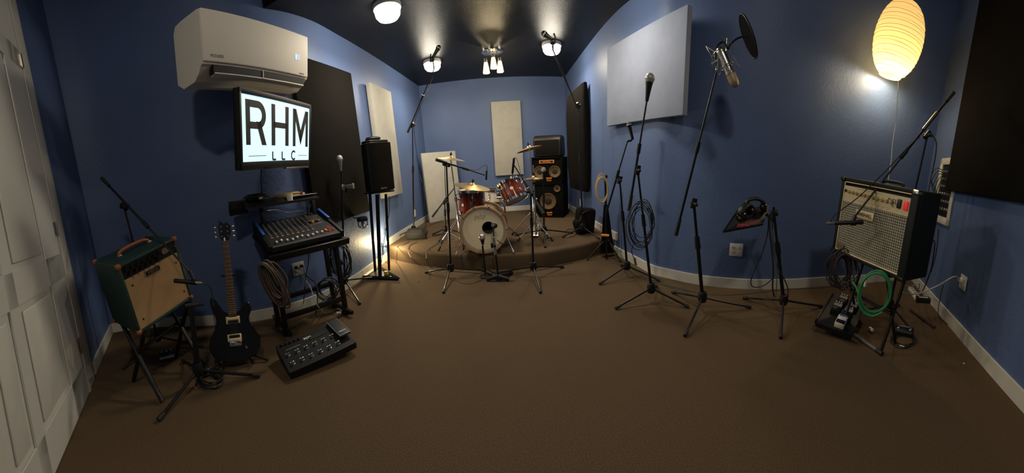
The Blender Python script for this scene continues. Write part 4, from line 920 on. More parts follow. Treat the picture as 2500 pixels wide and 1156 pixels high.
solo('small_box', B().box((-.02,-.01,.017),(.05,.04,.03), ps, bev=.003), mat('dark_red_box', (.09,.02,.015), .6), 'small dark box beside the cup on the upper shelf', 'box')
# hanging things on the stand
C_ = at(672,694,2.02); r_ = ray(672,694); rx = V((r_.y,-r_.x,0)).normalized()
solo('cable_coil', B().tube(coilpts(C_, (rx+V((0,0,-.12))).normalized(), (V((0,0,1))-rx*.25).normalized(), .050, .145, 9, .18, 21, V((0,.035,0))), .0065, 6), BROWNC, 'thick brown cable bundle hanging on the left post of the mixer stand', 'cable')
C_ = at(833,640,2.75); r_ = ray(833,640); rx = V((r_.y,-r_.x,0)).normalized()
solo('cable_coil', B().tube(coilpts(C_, rx, V((0,0,1)), .075, .155, 7, .16, 22, V((0,.03,0))), .0045, 6), CABLE, 'black cable bundle hanging in long loops between mixer stand and vocal stand', 'cable')
cable('grey jack lead end sticking out right of the hanging black loops', [at(835,600,2.7), at(845,606,2.7), at(852,610,2.7), at(860,616,2.7)], GREY, .0035)
C_ = at(800,705,2.62); r_ = ray(800,705); rx = V((r_.y,-r_.x,0)).normalized()
solo('cable_coil', B().tube(coilpts(C_, rx, V((0,0,1)), .085, .085, 6, .12, 23, V((0,.03,0))), .004, 6), CABLE, 'round cable coil hanging low on the right posts of the mixer stand', 'cable')
g1 = at(729,664,2.55)
cable('white power cord from the wall outlet to the floor', [ML @ V((-.027,-.055,-.03)), at(735,672,2.6), at(748,688,2.5), at(758,702,2.45), at(766,725,2.42), at(774,745,2.35), fl(790,765)], WIREW, .0045)
cable('black power cord from the outlet behind the mixer stand', [ML @ V((.027,-.055,.01)), at(745,670,2.6), at(757,682,2.5), at(770,692,2.45), at(776,720,2.4), fl(770,770)], CABLE, .004)
cable('thin black cable hanging straight down behind the mixer tray', [at(753,600,2.3), at(753,640,2.35), at(746,680,2.4), at(744,710,2.4), fl(740,748)], CABLE, .0035)
cable('thin black cable hanging from the bottom of the screen', [Mt @ V((-.18,.03,0)), at(637,440,2.4), at(639,462,2.45), at(640,476,2.5)], CABLE, .004)
cable('thin cable lying behind the mixing desk', [at(652,515,2.35), at(675,513,2.45), at(700,519,2.5), at(722,517,2.5), at(740,514,2.5)], GREY, .003)
cable('pale lead arching behind the right corner of the mixing desk', [ML_(.20,.41,.03), ML_(.205,.42,.09), ML_(.225,.42,.11), ML_(.245,.41,.09), ML_(.25,.40,.03)], WIREW, .003)

# ------------------------------------------------------------------ floor effects board (left)
Mq = pose((-1.335,1.37,.0), 1.10, 0, 0)
Mp_ = pose((-1.263,1.279,.068), 1.135, .22, -.07)
t = thing('floor_processor', 'long black pedal board with twelve chrome switches on the floor by the mixer stand', 'effects pedal', Mp_)
w, d = .446, .262
ob('chassis', B().add([(-w/2,0,0),(w/2,0,0),(w/2,d,0),(-w/2,d,0),(-w/2,0,-.045),(w/2,0,-.045),(w/2,d,-.085),(-w/2,d,-.085)], [(0,1,2,3),(7,6,5,4),(0,4,5,1),(1,5,6,2),(2,6,7,3),(3,7,4,0)]), mat('pedal_black', (.010,.010,.012), .5, spec=.3), t)
fs_ = None
for c in range(6):
    for y in (.055,.135):
        Mq_ = Matrix.Translation((-w/2+.045+.061*c, y, 0))
        if fs_ is None: fs_ = ob('foot_switch', B().lathe([(.001,.024),(.007,.023),(.009,.019),(.009,.010),(.006,.009),(.006,.004),(.011,.003),(.012,0)], 16), CHROME, t); fs_.matrix_local = Mq_
        else: inst(fs_, Mq_, t)
sb = None
for c in range(6):
    for y in (.073,.153):
        Mq_ = Matrix.Translation((-w/2+.040+.061*c, y, .001))
        if sb is None: sb = ob('switch_label', B().box((0,0,0),(.018,.006,.002)), SILVER, t); sb.matrix_local = Mq_
        else: inst(sb, Mq_, t)
ep = ob('expression_pedal', B().box((w/2-.035,.165,.022),(.078,.20,.014),bev=.003,R=Matrix.Rotation(-.10,3,'X')), mat('pedal_grey', (.035,.036,.038), .5), t)
ob('pedal_edge', B().box((w/2-.073,.165,.031),(.002,.20,.002),R=Matrix.Rotation(-.10,3,'X')).box((w/2+.003,.165,.031),(.002,.20,.002),R=Matrix.Rotation(-.10,3,'X')).box((w/2-.035,.066,.041),(.076,.002,.002)), SILVER, ep)
ob('pedal_badge', B().box((w/2-.035,.105,.038),(.05,.012,.002),R=Matrix.Rotation(-.10,3,'X')), SILVER, ep)
text('POD', .026, Mp_ @ Matrix.Translation((-.015,.215,.002)), PAPER, t, 'badge', bold=.0006)
ob('display', B().box((.05,.20,.002),(.12,.028,.003)), DARK, t); ob('rule', B().box((-.13,.185,.001),(.10,.002,.002)), SILVER, t)
kn2 = None
for c in range(5):
    Mq_ = Matrix.Translation((-.19+.03*c,.235,.0))
    if kn2 is None: kn2 = ob('knob', B().lathe([(.001,.014),(.007,.013),(.009,0)], 12), BLACKP, t); kn2.matrix_local = Mq_
    else: inst(kn2, Mq_, t)
q = fl(822,765,.03); solo('power_plug', B().cyl(q, q+V((.03,.02,.0)), .010, seg=10), WHITE, 'white lead end behind the right corner of the long pedal board', 'plug')
cable('black cable looping behind the long pedal board', [fl(812,772), fl(818,758), fl(830,760), fl(826,775,.02)], CABLE, .004)

# ------------------------------------------------------------------ electric guitar
O_ = at(578,884,2.02); U_ = at(545,541,2.26)-O_; Lg = U_.length; U_.normalize()
fc = (V((0,0,HC-.2))-O_); fc.z = 0; fc = (fc - U_*fc.dot(U_)).normalized(); X_ = U_.cross(fc)*-1
X_ = (-fc).cross(U_)*-1
X_ = fc.cross(U_)*-1
X_ = U_.cross(fc)
Y_ = -fc
X_ = Y_.cross(U_)
Mg = mx(O_, X_, Y_, U_); k_ = Lg
t = thing('electric_guitar', 'black double-horned electric guitar standing against the left wall', 'guitar', Mg)
body = [(0,.0),(.07,.006),(.125,.035),(.158,.09),(.160,.145),(.135,.20),(.108,.245),(.105,.285),(.125,.33),(.122,.372),(.100,.385),(.075,.365),(.050,.335),(.028,.325),(-.028,.325),(-.05,.335),(-.072,.37),(-.100,.42),(-.125,.435),(-.135,.41),(-.128,.36),(-.112,.31),(-.108,.26),(-.125,.21),(-.155,.155),(-.162,.10),(-.135,.04),(-.08,.008)]
body = [(p.x, p.y) for p in smooth([(x*k_*1.10, z*k_*1.03, 0) for x, z in body], 3, closed=True)]
b = B(); n = len(body)
vs = []; 
for (s, y) in ((.965,-.022),(1,-.014),(1,.014),(.965,.022)): vs += [(x*s, y, .2*k_+(z-.2*k_)*s) for x, z in body]
fs = [tuple(range(n)), tuple(range(3*n,4*n))[::-1]]
for r in range(3): fs += [(r*n+i, (r+1)*n+i, (r+1)*n+(i+1)%n, r*n+(i+1)%n) for i in range(n)]
ob('body', b.add(vs, fs), GBODY, t)
N0, N1 = .30*k_, .845*k_
ob('neck', B().prism([(-.028,N0),(.028,N0),(.0215,N1),(-.0215,N1)], -.026, -.002), ROSE, t)
fb = ob('fretboard', B().prism([(-.028,N0),(.028,N0),(.0215,N1),(-.0215,N1)], -.032, -.026), ROSE, t)
sc_l = (N1-.13*k_)
for k in range(23):
    z = N1 - sc_l*(1-2**(-k/12)); 
    if z < N0+.004: break
    wd = .0215+(.028-.0215)*(N1-z)/(N1-N0); ob('fret', B().cyl((-wd,-.0325,z),(wd,-.0325,z),.0015,seg=6), mat('fret_brass', (.72,.60,.36), .3, metal=.7), fb)
for k in range(6):
    x1, x0 = -.016+.0064*k, -.023+.0092*k; ob('string', B().cyl((x0,-.036,.135*k_),(x1,-.034,N1),.0006,seg=4), STEEL, t)
hs = ob('headstock', B().prism([(-.0215,N1),(.0215,N1),(.040,N1+.045),(.045,N1+.11),(.020,N1+.135),(.0,N1+.125),(-.028,N1+.15),(-.040,N1+.11),(-.036,N1+.04)], -.022, -.006), GBODY, t)
for s in (-1,1):
    for k in range(3):
        z = N1+.035+.034*k; ob('tuning_peg', B().cyl((s*.022,-.006,z),(s*.022,-.032,z),.005,seg=10).cyl((s*.036,-.014,z),(s*.055,-.014,z),.003,seg=8).ball((s*.062,-.014,z), .010, 10, sq=(.9,.5,1)), CHROME, hs)
ob('headstock_mark', B().box((-.004,-.023,N1+.015),(.010,.002,.022)), PAPER, hs)
for z in (.285*k_, .165*k_):
    pk = ob('pickup_ring', B().box((0,-.027,z),(.092,.010,.046),bev=.003), GOLD, t, label='cream pickup ring')
    ob('pickup', B().box((0,-.033,z+(.010 if z < .2*k_ else -.010)),(.070,.008,.018),bev=.002), BLACKP, pk); ob('pickup_bobbin', B().box((0,-.033,z-(.010 if z < .2*k_ else -.010)),(.070,.008,.016),bev=.002), GOLD, pk)
ob('bridge', B().box((.004,-.032,.125*k_),(.080,.012,.030),bev=.004), CHROME, t)
ob('volume_knob', B().lathe([(.001,.018),(.008,.017),(.011,0)], 14, pose((.07,-.024,.095*k_)) @ Matrix.Rotation(PI/2,4,'X')), CHROME, t)
ob('toggle_switch', B().cyl((-.118,-.022,.405*k_),(-.118,-.038,.405*k_),.004,seg=8), CHROME, t)
# guitar stand
gb = V((O_.x, O_.y, 0)); t = thing('guitar_stand', 'low black stand under the electric guitar', 'guitar stand', gb)
bk = gb-V((fc.x,fc.y,0)).normalized()*.10
ob('upright', B().cyl(bk+V((0,0,.03)), (Mg @ V((0,.05,.62*k_))), .010, seg=10), BLACKM, t, world=True)
ob('neck_rest', B().cyl(Mg @ V((-.045,.045,.60*k_)), Mg @ V((.045,.045,.60*k_)), .010, seg=10).cyl(Mg @ V((-.045,.045,.60*k_)), Mg @ V((-.045,-.01,.60*k_)), .009, seg=8), RUBBER, t, world=True)
for s in (-1, 1):
    ob('cradle_arm', B().tube([bk+V((0,0,.09)), Mg @ V((s*.09,.04,.01)), Mg @ V((s*.10,-.03,-.012)), Mg @ V((s*.10,-.045,.02))], .009, 8), RUBBER, t, world=True)
for a in (-1.0, 1.0, PI):
    d = V((fc.x,fc.y,0)).normalized(); d = Matrix.Rotation(a,3,'Z') @ d; ob('leg', B().cyl(bk+V((0,0,.10)), bk+d*.24+V((0,0,.012)), .009, seg=10), BLACKM, t, world=True)

# ------------------------------------------------------------------ green combo amplifier
Mm = pose((-1.902,.639,.443), 1.864, .091, -.169)
t = thing('guitar_amplifier', 'dark green combo amplifier with tan grille cloth, tilted on a black stand', 'amplifier', Mm)
w, d, h = .467, .310, .451
ob('case', B().box((0,d/2+.012,h/2),(w,d-.024,h), bev=.014, seg=3).box((0,.012,h-.012),(w,.024,.024),bev=.008).box((0,.012,.012),(w,.024,.024),bev=.008).box((-w/2+.012,.012,h/2),(.024,.024,h),bev=.008).box((w/2-.012,.012,h/2),(.024,.024,h),bev=.008), GTOLEX, t)
ob('grille_cloth', B().box((0,.012,.185),(w-.044,.012,.325)), TANG, t)
cp = ob('control_panel', B().box((0,.016,.390),(w-.044,.012,.068)), BLACKP, t)
ak = None
for r in range(2):
    for c in range(7 if r == 0 else 6):
        Mq_ = Matrix.Translation((-w/2+.052+.042*c+.02*r,.010,.405-.030*r)) @ Matrix.Rotation(PI/2,4,'X')
        if ak is None: ak = ob('knob', B().lathe([(.001,.020),(.010,.020),(.012,.004),(.015,0)], 14), mat('gloss_knob', (.008,.008,.008), .2), t); ak.matrix_local = Mq_
        else: inst(ak, Mq_, t)
for x in (.10,.185): ob('indicator', B().cyl((x+.02,.008,.395),(x+.02,.002,.395),.006,seg=10), CHROME, t)
ob('round_emblem', B().prism(rrect(.062,.036,.017,5,.125,.398), .002, .010), NICKEL, t)
pl_ = ob('name_plate', B().prism(rrect(.115,.036,.008,4,-.01,.322), -.002, .006), NICKEL, t)
ob('name_plate_field', B().prism(rrect(.105,.027,.006,4,-.01,.322), -.004, -.001), BLACKP, pl_)
text('MESA', .026, Mm @ Matrix.Translation((-.01,-.0045,.3215)) @ FACE, NICKEL, pl_, 'badge_lettering', sx=1.3)
for (x, z) in ((-.17,.30),(.18,.30-.22),(-.17,.075),(.18,.29)): ob('grille_screw', B().ball((x,.004,z), .006, 8), BLACKM, t)
ob('handle', B().tube(smooth([(-.12,.15,h),(-.11,.15,h+.02),(-.06,.15,h+.032),(.06,.15,h+.032),(.11,.15,h+.02),(.12,.15,h)], 4), .011, 10, M_=Matrix.Diagonal((1,1.0,1,1))), LEATHR, t, label='brown leather handle')
for s in (-1,1): ob('handle_mount', B().box((s*.12,.15,h+.004),(.03,.03,.010),bev=.003), NICKEL, t)
for x in (-1,1):
    for z in (0,1):
        for y in (.0, d): ob('corner_guard', B().box((x*(w/2-.012),y+(.010 if y == 0 else -.012),z*h+(-.012 if z else .012)),(.036,.036,.036),bev=.014,seg=3), LEATHR, t, label='brown leather corner')
ob('back_opening', B().box((0,d-.004,h/2),(w-.08,.012,h-.14)), DARK, t)
# its stand: crossed black legs
pb_ = Mm @ V((0,.15,0)); t = thing('amplifier_stand', 'black folding stand with crossed legs under the green amplifier', 'amplifier stand', V((pb_.x,pb_.y,0)))
for x in (-.19,.19):
    f0, f1 = Mm @ V((x,.02,-.02)), Mm @ V((x,.28,-.02)); 
    g0, g1 = V((f0.x,f0.y,.014))+V((.10,-.0,0)), V((f1.x,f1.y,.014))
    ob('leg', B().cyl(f0, g1, .015, seg=10), BLACKM, t, world=True); ob('leg', B().cyl(f1, V((g0.x,g0.y,.014)), .015, seg=10), BLACKM, t, world=True)
    ob('top_rail', B().cyl(f0, f1, .013, seg=10).cyl(f0, Mm @ V((x,-.02,-.02)), .013, seg=10).cyl(Mm @ V((x,-.02,-.02)), Mm @ V((x,-.025,.03)), .010, seg=10), RUBBER, t, world=True)
ob('cross_bar', B().cyl(Mm @ V((-.19,.14,-.18)), Mm @ V((.19,.14,-.18)), .012, seg=10), BLACKM, t, world=True)
# boom stand behind / beside the amplifier
hub = fl(484,905,.10); t = thing('microphone_stand', 'black boom stand whose long arm crosses the green amplifier', 'microphone stand', V((hub.x,hub.y,0)))
bb0, bb1 = at(250,437,2.45), at(462,662,1.82); pvt = bb0+(bb1-bb0)*.27; 
bk0 = V((pvt.x-.04, pvt.y+.02, 0)); bk0 = V((-2.46,.70,0)); pt = at(303,505,hd(bk0)-.06)
tripod(t, bk0+V((0,0,.11)), fl(300,905,0), 0)
pole(t, bk0+V((0,0,.11)), pt); boom(t, bb0, bb1, pt)
ob('microphone_clip', B().cyl(bb1, at(473,684,1.80), .011, seg=10).cyl(at(466,690,1.80), at(482,690,1.80), .014, seg=10), BLACKP, t, world=True)
pencil_mic('black microphone pointing at the tan grille of the green amplifier', at(474,690,1.80), at(425,686,1.86), .013)
cable('thin cable leaving the microphone at the green amplifier to the right', [at(478,690,1.80), at(495,692,1.85), at(510,698,1.9), at(518,720,1.95), at(522,770,2.0), fl(528,812)], CABLE, .0028)
t = thing('short_stand', 'short thick black pole stand between the green amplifier and the guitar', 'stand', V((hub.x,hub.y,0)))
tripod(t, hub, fl(388,1032,0), 0, r=.009); ob('pole', B().cyl(hub, at(466,748,hd(hub)), .019, .015, seg=14), BLACKM, t, world=True)
ob('top_bar', B().cyl(at(452,748,hd(hub)), at(497,742,hd(hub)), .013, seg=10), RUBBER, t, world=True)
fp = fl(410,878,.0); Mf = mx(fp, V((ray(410,880).y,-ray(410,880).x,0)).normalized(), V((ray(410,880).x,ray(410,880).y,0)).normalized(), V((0,0,1)))
t = thing('foot_pedal', 'small silver and black effects pedal on the carpet under the green amplifier', 'effects pedal', Mf)
ob('chassis', B().box((0,.03,.02),(.115,.075,.04),bev=.004), BLACKP, t); ob('treadle', B().box((0,-.02,.025),(.12,.032,.022),bev=.005), STEEL, t)
for x in (-.035,0,.035): ob('knob', B().lathe([(.001,.016),(.007,.015),(.009,0)], 12, Matrix.Translation((x,.045,.04))), GREY, t)
ob('rear_plate', B().box((0,.072,.035),(.115,.006,.02)), STEEL, t)
solo('cable_coil', B().tube(coilpts(fl(512,925,.02), V((1,0,0)), V((0,1,0)), .10, .07, 6, .25, 31, V((0,0,.014))), .005, 6), CABLE, 'black cables heaped on the carpet below the guitar', 'cable')
solo('cable_plug', B().cyl(fl(505,905,.045), fl(522,892,.045), .005, seg=8), STEEL, 'silver jack plug on the cable heap below the guitar', 'plug')

# ------------------------------------------------------------------ combo amplifier on the right
Mh = pose((1.708,1.09,.555), -1.784, .0, .014)
t = thing('guitar_amplifier', 'large black combo amplifier with checked grille cloth and gold control panel', 'amplifier', Mh)
w, d, h = .682, .233, .54
ob('case', B().box((0,d/2+.015,h/2),(w,d-.03,h), bev=.012, seg=3).box((0,.012,h-.014),(w,.03,.028),bev=.008).box((0,.012,.014),(w,.03,.028),bev=.008).box((-w/2+.018,.012,h/2),(.036,.03,h),bev=.008).box((w/2-.028,.012,h/2),(.056,.03,h),bev=.008), TOLEX, t)
gx0, gx1 = -w/2+.036, w/2-.056; gw = gx1-gx0; gc = (gx0+gx1)/2
ob('grille_cloth', B().box((gc,.012,.2025),(gw,.012,.349)), WEAVE, t)
ob('piping', B().cyl((gx0,.003,.028),(gx0,.003,h-.03),.004,seg=8).cyl((gx0,.003,.028),(gx1,.003,.028),.005,seg=8).cyl((gx0,.003,h-.030),(gx1,.003,h-.030),.004,seg=8), GOLD, t, label='cream piping')
cpn = ob('control_panel', B().box((gc,.010,.432),(gw,.012,.108)), MARKG, t, label='gold control panel')
ak = None
for c in range(11):
    Mq_ = Matrix.Translation((gx0+.055+.0395*c,.004,.447-.0010*c)) @ Matrix.Rotation(PI/2,4,'X')
    if ak is None: ak = ob('knob', B().lathe([(.001,.018),(.008,.018),(.010,.006),(.0125,.004),(.0125,0)], 16), mat('brass_knob', (.62,.47,.22), .28, metal=.9), t, label='brass knob'); ak.matrix_local = Mq_
    else: inst(ak, Mq_, t)
ob('jack_socket', B().cyl((gx0+.02,.004,.45),(gx0+.02,-.004,.45),.010,seg=12), BLACKM, t)
ob('panel_print', B().box((gc,.0035,.400),(gw*.5,.001,.0015)).box((gc-.05,.0035,.475),(gw*.4,.001,.0015)), TXTG, cpn)
text('DSL', .042, Mh @ Matrix.Translation((gx1-.135,.003,.444)) @ FACE, TXTK, cpn, 'model_lettering', sx=1.15); text('40C', .018, Mh @ Matrix.Translation((gx1-.125,.003,.417)) @ FACE, TXTG, cpn, 'model_lettering')
ob('rocker_switch', B().box((gx1-.078,.000,.44),(.030,.012,.055),bev=.004), BLACKP, t); ob('rocker_switch', B().box((gx1-.026,.000,.437),(.032,.012,.055),bev=.004), REDLED, t, label='red lit power switch')
npl = ob('name_plate', B().box((gc-.055,-.001,.318),(.170,.006,.056),bev=.002), MARKG, t)
text('MARSHALL', .030, Mh @ Matrix.Translation((gc-.055,-.0045,.318)) @ FACE, TXTK, npl, 'badge_lettering', sx=.98, bold=.0005)
ob('small_plate', B().box((gx0+.045,.003,.055),(.085,.004,.040)), mat('bronze_plate', (.14,.11,.06), .5), t)
ob('corner_guard', B().box((w/2-.02,.006,h-.012),(.045,.04,.028),bev=.006), NICKEL, t); ob('corner_guard', B().box((w/2-.02,.006,.012),(.045,.04,.028),bev=.006), BLACKM, t)
ob('corner_guard', B().box((-w/2+.018,.006,.012),(.04,.04,.028),bev=.006), BLACKM, t); ob('corner_guard', B().box((-w/2+.018,.006,h-.012),(.04,.04,.028),bev=.006), BLACKM, t)
ob('handle', B().tube(smooth([(-.06,.12,h),(-.05,.12,h+.018),(.10,.12,h+.018),(.11,.12,h)], 4), .010, 8), RUBBER, t)
# stand below it
mid_ = Mh @ V((0,.12,0)); t = thing('amplifier_stand', 'black tubular stand under the amplifier with checked grille', 'amplifier stand', V((mid_.x,mid_.y,0)))
for x, fp_ in ((-.20,(2098,690)), (.20,(2150,862))):
    f0, f1 = Mh @ V((x,.015,-.013)), Mh @ V((x,.21,-.013))
    e0 = fl(*fp_, .012) if x > 0 else V((f0.x-.02, f0.y-.06, .012)); e1 = V((f1.x+.05, f1.y+.02, .012))
    ob('top_rail', B().cyl(f0, f1, .012, seg=10), RUBBER, t, world=True); ob('leg', B().cyl(f1, e0, .011, seg=10), BLACKM, t, world=True); ob('leg', B().cyl(f0, e1, .011, seg=10), BLACKM, t, world=True)
ob('cross_bar', B().cyl(Mh @ V((-.20,.12,-.28)), Mh @ V((.20,.12,-.28)), .011, seg=10), BLACKM, t, world=True)
e0, e1 = fl(2087,818,.015), fl(2150,862,.015)
tb = thing('floor_tube', 'grey metal tube foot on the carpet beside the right pedal board', 'stand foot', (e0+e1)/2)
ob('tube', B().cyl(e0, e1, .012, seg=12), mat('grey_tube', (.10,.09,.10), .4), tb, world=True); ob('end_cap', B().cyl(e1-(e1-e0)*.15, e1+(e1-e0)*.06, .016, seg=12), RUBBER, tb, world=True)
e0, e1 = fl(2222,757,.015), fl(2282,800,.015)
solo('stand_leg', B().cyl(e0, e1, .010, seg=10), mat('dark_red_tube', (.05,.018,.018), .4), 'thin dark red leg lying on the carpet below the right amplifier', 'stand foot')
# boom stand behind the right amplifier
b0 = V((2.28,1.14,0)); t = thing('microphone_stand', 'black boom stand behind the right amplifier with a long grip pointing up', 'microphone stand', b0)
tripod(t, b0+V((0,0,.11)), b0+V((-.1,-.28,0)), 0); pt = at(2264,330,hd(b0)-.05); pole(t, b0+V((0,0,.11)), pt, .010)
a_, b_ = at(2327,228,2.55), at(2088,528,1.93)
boom(t, a_, b_, pt); ob('boom_sleeve', B().cyl(onseg(a_,b_,.20), onseg(a_,b_,.36), .0135, seg=12), NICKEL, t, world=True)
m_a, m_b = at(2038,545,1.93), at(2108,543,1.91)
ob('microphone_clip', B().cyl(b_, at(2082,541,1.92), .013, seg=10).cyl(at(2076,545,1.92), at(2090,545,1.92), .017, seg=12), BLACKP, t, world=True)
pencil_mic('black microphone held across the checked grille cloth', m_a, m_b, .014)
cable('black cable running from the grille microphone up the boom arm', [m_a, at(2030,545,1.93), at(2030,536,1.93), at(2045,520,1.95), at(2100,478,2.0), at(2170,410,2.1), at(2215,362,2.2), at(2245,335,2.25)], CABLE, .0038)
cable('black cable looping beside the boom stand pole at the right corner', [at(2270,325,2.4), at(2285,345,2.4), at(2284,380,2.42), at(2276,420,2.45), at(2266,470,2.45), at(2262,500,2.45)], CABLE, .005)

# ------------------------------------------------------------------ pedal board and small things on the right floor
Mo = pose((1.645,1.21,.075), -1.156, .17, .12)
t = thing('pedal_board', 'black sloping pedal board on the carpet below the right amplifier', 'pedal board', Mo)
w, d = .255, .40
ob('board', B().add([(-w/2,0,0),(w/2,0,0),(w/2,d,0),(-w/2,d,0),(-w/2,0,-.035),(w/2,0,-.035),(w/2,d,-.085),(-w/2,d,-.085)], [(0,1,2,3),(7,6,5,4),(0,4,5,1),(1,5,6,2),(2,6,7,3),(3,7,4,0)]), BLACKP, t)
for s in (-1,1): ob('side_rail', B().box((s*(w/2+.004),d/2,.0),(.012,d,.03),bev=.003), BLACKM, t)
def pedal(label, x, y, body, face, wp=.07, lp=.11, rz=0):
    M_ = Mo @ Matrix.Translation((x,y,.001)) @ Matrix.Rotation(rz,4,'Z'); t = thing('effects_pedal', label, 'effects pedal', M_, 'effects pedals on the right pedal board')
    ob('chassis', B().box((0,0,.020),(wp,lp,.040),bev=.004), body, t)
    ob('treadle', B().box((0,-lp*.27,.043),(wp*.86,lp*.34,.006),bev=.002), face, t)
    ob('top_plate', B().box((0,lp*.12,.0405),(wp*.86,lp*.36,.002)), GREY if body is BLACKP else PAPER, t)
    for k in range(3): ob('knob', B().lathe([(.001,.012),(.006,.011),(.007,0)], 12, Matrix.Translation((-wp*.28+wp*.28*k, lp*.38, .040))), BLUE if body is PEDW else SILVER, t)
    return t, M_
pedal('cream effects pedal with blue knobs, frontmost on the right pedal board', .03,.075, PEDW, BLACKP)
pedal('black effects pedal directly behind the cream one on the pedal board', .045,.195, BLACKP, BLACKM)
pedal('black effects pedal at the left middle of the right pedal board', -.045,.215, BLACKP, BLACKM)
pedal('black effects pedal with chrome switch, far right of the pedal board', .06,.315, BLACKP, GREY)
pedal('black effects pedal at the far left of the right pedal board', -.035,.335, BLACKP, BLACKM)
C_ = at(2055,660,2.15); r_ = ray(2055,660); rx = V((r_.y,-r_.x,0)).normalized()
solo('cable_coil', B().tube(coilpts(C_, rx, (V((0,0,1))-rx*.1).normalized(), .068, .115, 12, .22, 41, V((0,.05,0))), .0045, 6), mat('dark_brown_cable', (.035,.022,.020), .5), 'dark cable coil hanging below the left corner of the right amplifier', 'cable')
C_ = at(2137,716,1.86); r_ = ray(2137,716); rx = V((r_.y,-r_.x,0)).normalized()
solo('cable_coil', B().tube(coilpts(C_, (rx+V((0,0,-.25))).normalized(), (V((0,0,1))+rx*.15).normalized(), .092, .130, 5, .07, 42, V((-.02,-.01,0))), .0062, 8), GREENC, 'bright green cable coil hanging below the right amplifier', 'cable')
cable('green cable tail from the coil toward the pedal board', [at(2100,740,1.9), at(2095,715,1.9), at(2088,698,1.95), at(2080,690,2.0)], GREENC, .006)
q = at(2130,805,1.75); solo('cable_tie', B().box(fl(2127,805,.02),(.02,.05,.02),bev=.003,R=Matrix.Rotation(-.4,3,'Z')), PAPER, 'white paper tag on the carpet below the green coil', 'tag')
q = at(2112,690,2.05); solo('cable_tag', B().box(at(2113,690,1.98),(.02,.012,.06),bev=.003), PAPER, 'white tag on the leads inside the green coil', 'tag')
fp = fl(2205,820,.0); Mf = mx(fp, V((.93,.36,0)).normalized(), V((-.36,.93,0)).normalized(), V((0,0,1)))
Mf = mx(fp, V((ray(2205,820).y,-ray(2205,820).x,0)).normalized(), V((ray(2205,820).x,ray(2205,820).y,0)).normalized(), V((0,0,1)))
t = thing('foot_switch', 'black round-cornered foot switch on the carpet below the right amplifier', 'foot switch', Mf)
ob('case', B().box((0,.03,.022),(.15,.11,.044),bev=.016,seg=3), BLACKP, t)
for x in (-.045,.045): ob('switch_button', B().lathe([(.001,.020),(.007,.019),(.009,.004),(.012,0)], 14, Matrix.Translation((x,.02,.044))), CHROME, t)
ob('name_strip', B().box((0,.062,.0445),(.07,.012,.002)), SILVER, t)
solo('cable_coil', B().tube(coilpts(fl(2205,830,.012), V((1,0,0)), V((0,1,0)), .11, .07, 4, .2, 43, V((0,0,.008))), .004, 6), CABLE, 'black lead coiled round the foot switch on the carpet', 'cable')
solo('cable_plug', B().cyl(fl(2196,845,.012), fl(2208,848,.012), .006, seg=8), STEEL, 'silver jack plug on the carpet in front of the foot switch', 'plug')
fp = fl(2252,738,.0); Mf = mx(fp, V((.62,-.78,0)).normalized(), V((.78,.62,0)).normalized(), V((0,0,1)))
t = thing('power_supply', 'small black power brick with white label by the near right baseboard', 'power adapter', Mf)
ob('case', B().box((0,0,.025),(.14,.07,.05),bev=.006), BLACKP, t); ob('label_sticker', B().box((0,-.005,.0505),(.09,.02,.001)), PAPER, t)
e = fl(2258,690,.03); Mf = mx(fl(2262,704,.0), V((-.64,-.77,0)).normalized()*-1, V((.77,-.64,0)).normalized()*-1, V((0,0,1)))
t = thing('power_strip', 'white power strip on the floor against the near right baseboard', 'power strip', mx(V((2.93,1.20,0)), nt_, -nn_, V((0,0,1))))
ob('case', B().box((-.05,0,.02),(.30,.055,.04),bev=.006), WHITE, t)
for k in range(4): ob('socket', B().box((-.155+.065*k,0,.0405),(.035,.03,.002)), GREY, t)
cable('white cord drooping from the near right outlet to the floor strip', [MN @ V((-.02,-.02,.01)), at(2330,676,2.35), at(2290,698,2.3), at(2250,715,2.25), at(2225,719,2.1), at(2205,714,2.05)], WIREW, .005)
cable('second thinner white cord from the amplifier to the floor strip', [at(2204,697,2.05), at(2225,700,2.1), at(2245,694,2.3), V((2.86,1.16,.05))], WIREW, .004)
solo('power_plug', B().box((-.02,-.02,.012),(.035,.035,.03), MN, bev=.006), WHITE, 'white plug in the near right wall outlet', 'plug')
cable('black lead hanging over the near right baseboard', [V((2.62,.83,.30)), V((2.60,.83,.16)), V((2.50,.78,.06)), fl(2318,795), fl(2330,810)], CABLE, .004)
cable('black cable hanging behind the right amplifier to the floor', [Mh @ V((.36,.20,.25)), at(2282,600,2.35), at(2275,650,2.4), at(2262,690,2.5), fl(2250,716)], CABLE, .005)
cable('dark red cable hanging behind the right amplifier', [at(2292,560,2.3), at(2288,600,2.32), at(2283,630,2.35), at(2273,665,2.4)], mat('maroon_cable', (.10,.02,.02), .5), .004)
solo('paper_scrap', B().box(fl(2353,888,.004),(.006,.012,.004)), PAPER, 'tiny white scrap on the dark carpet near the right baseboard', 'scrap')

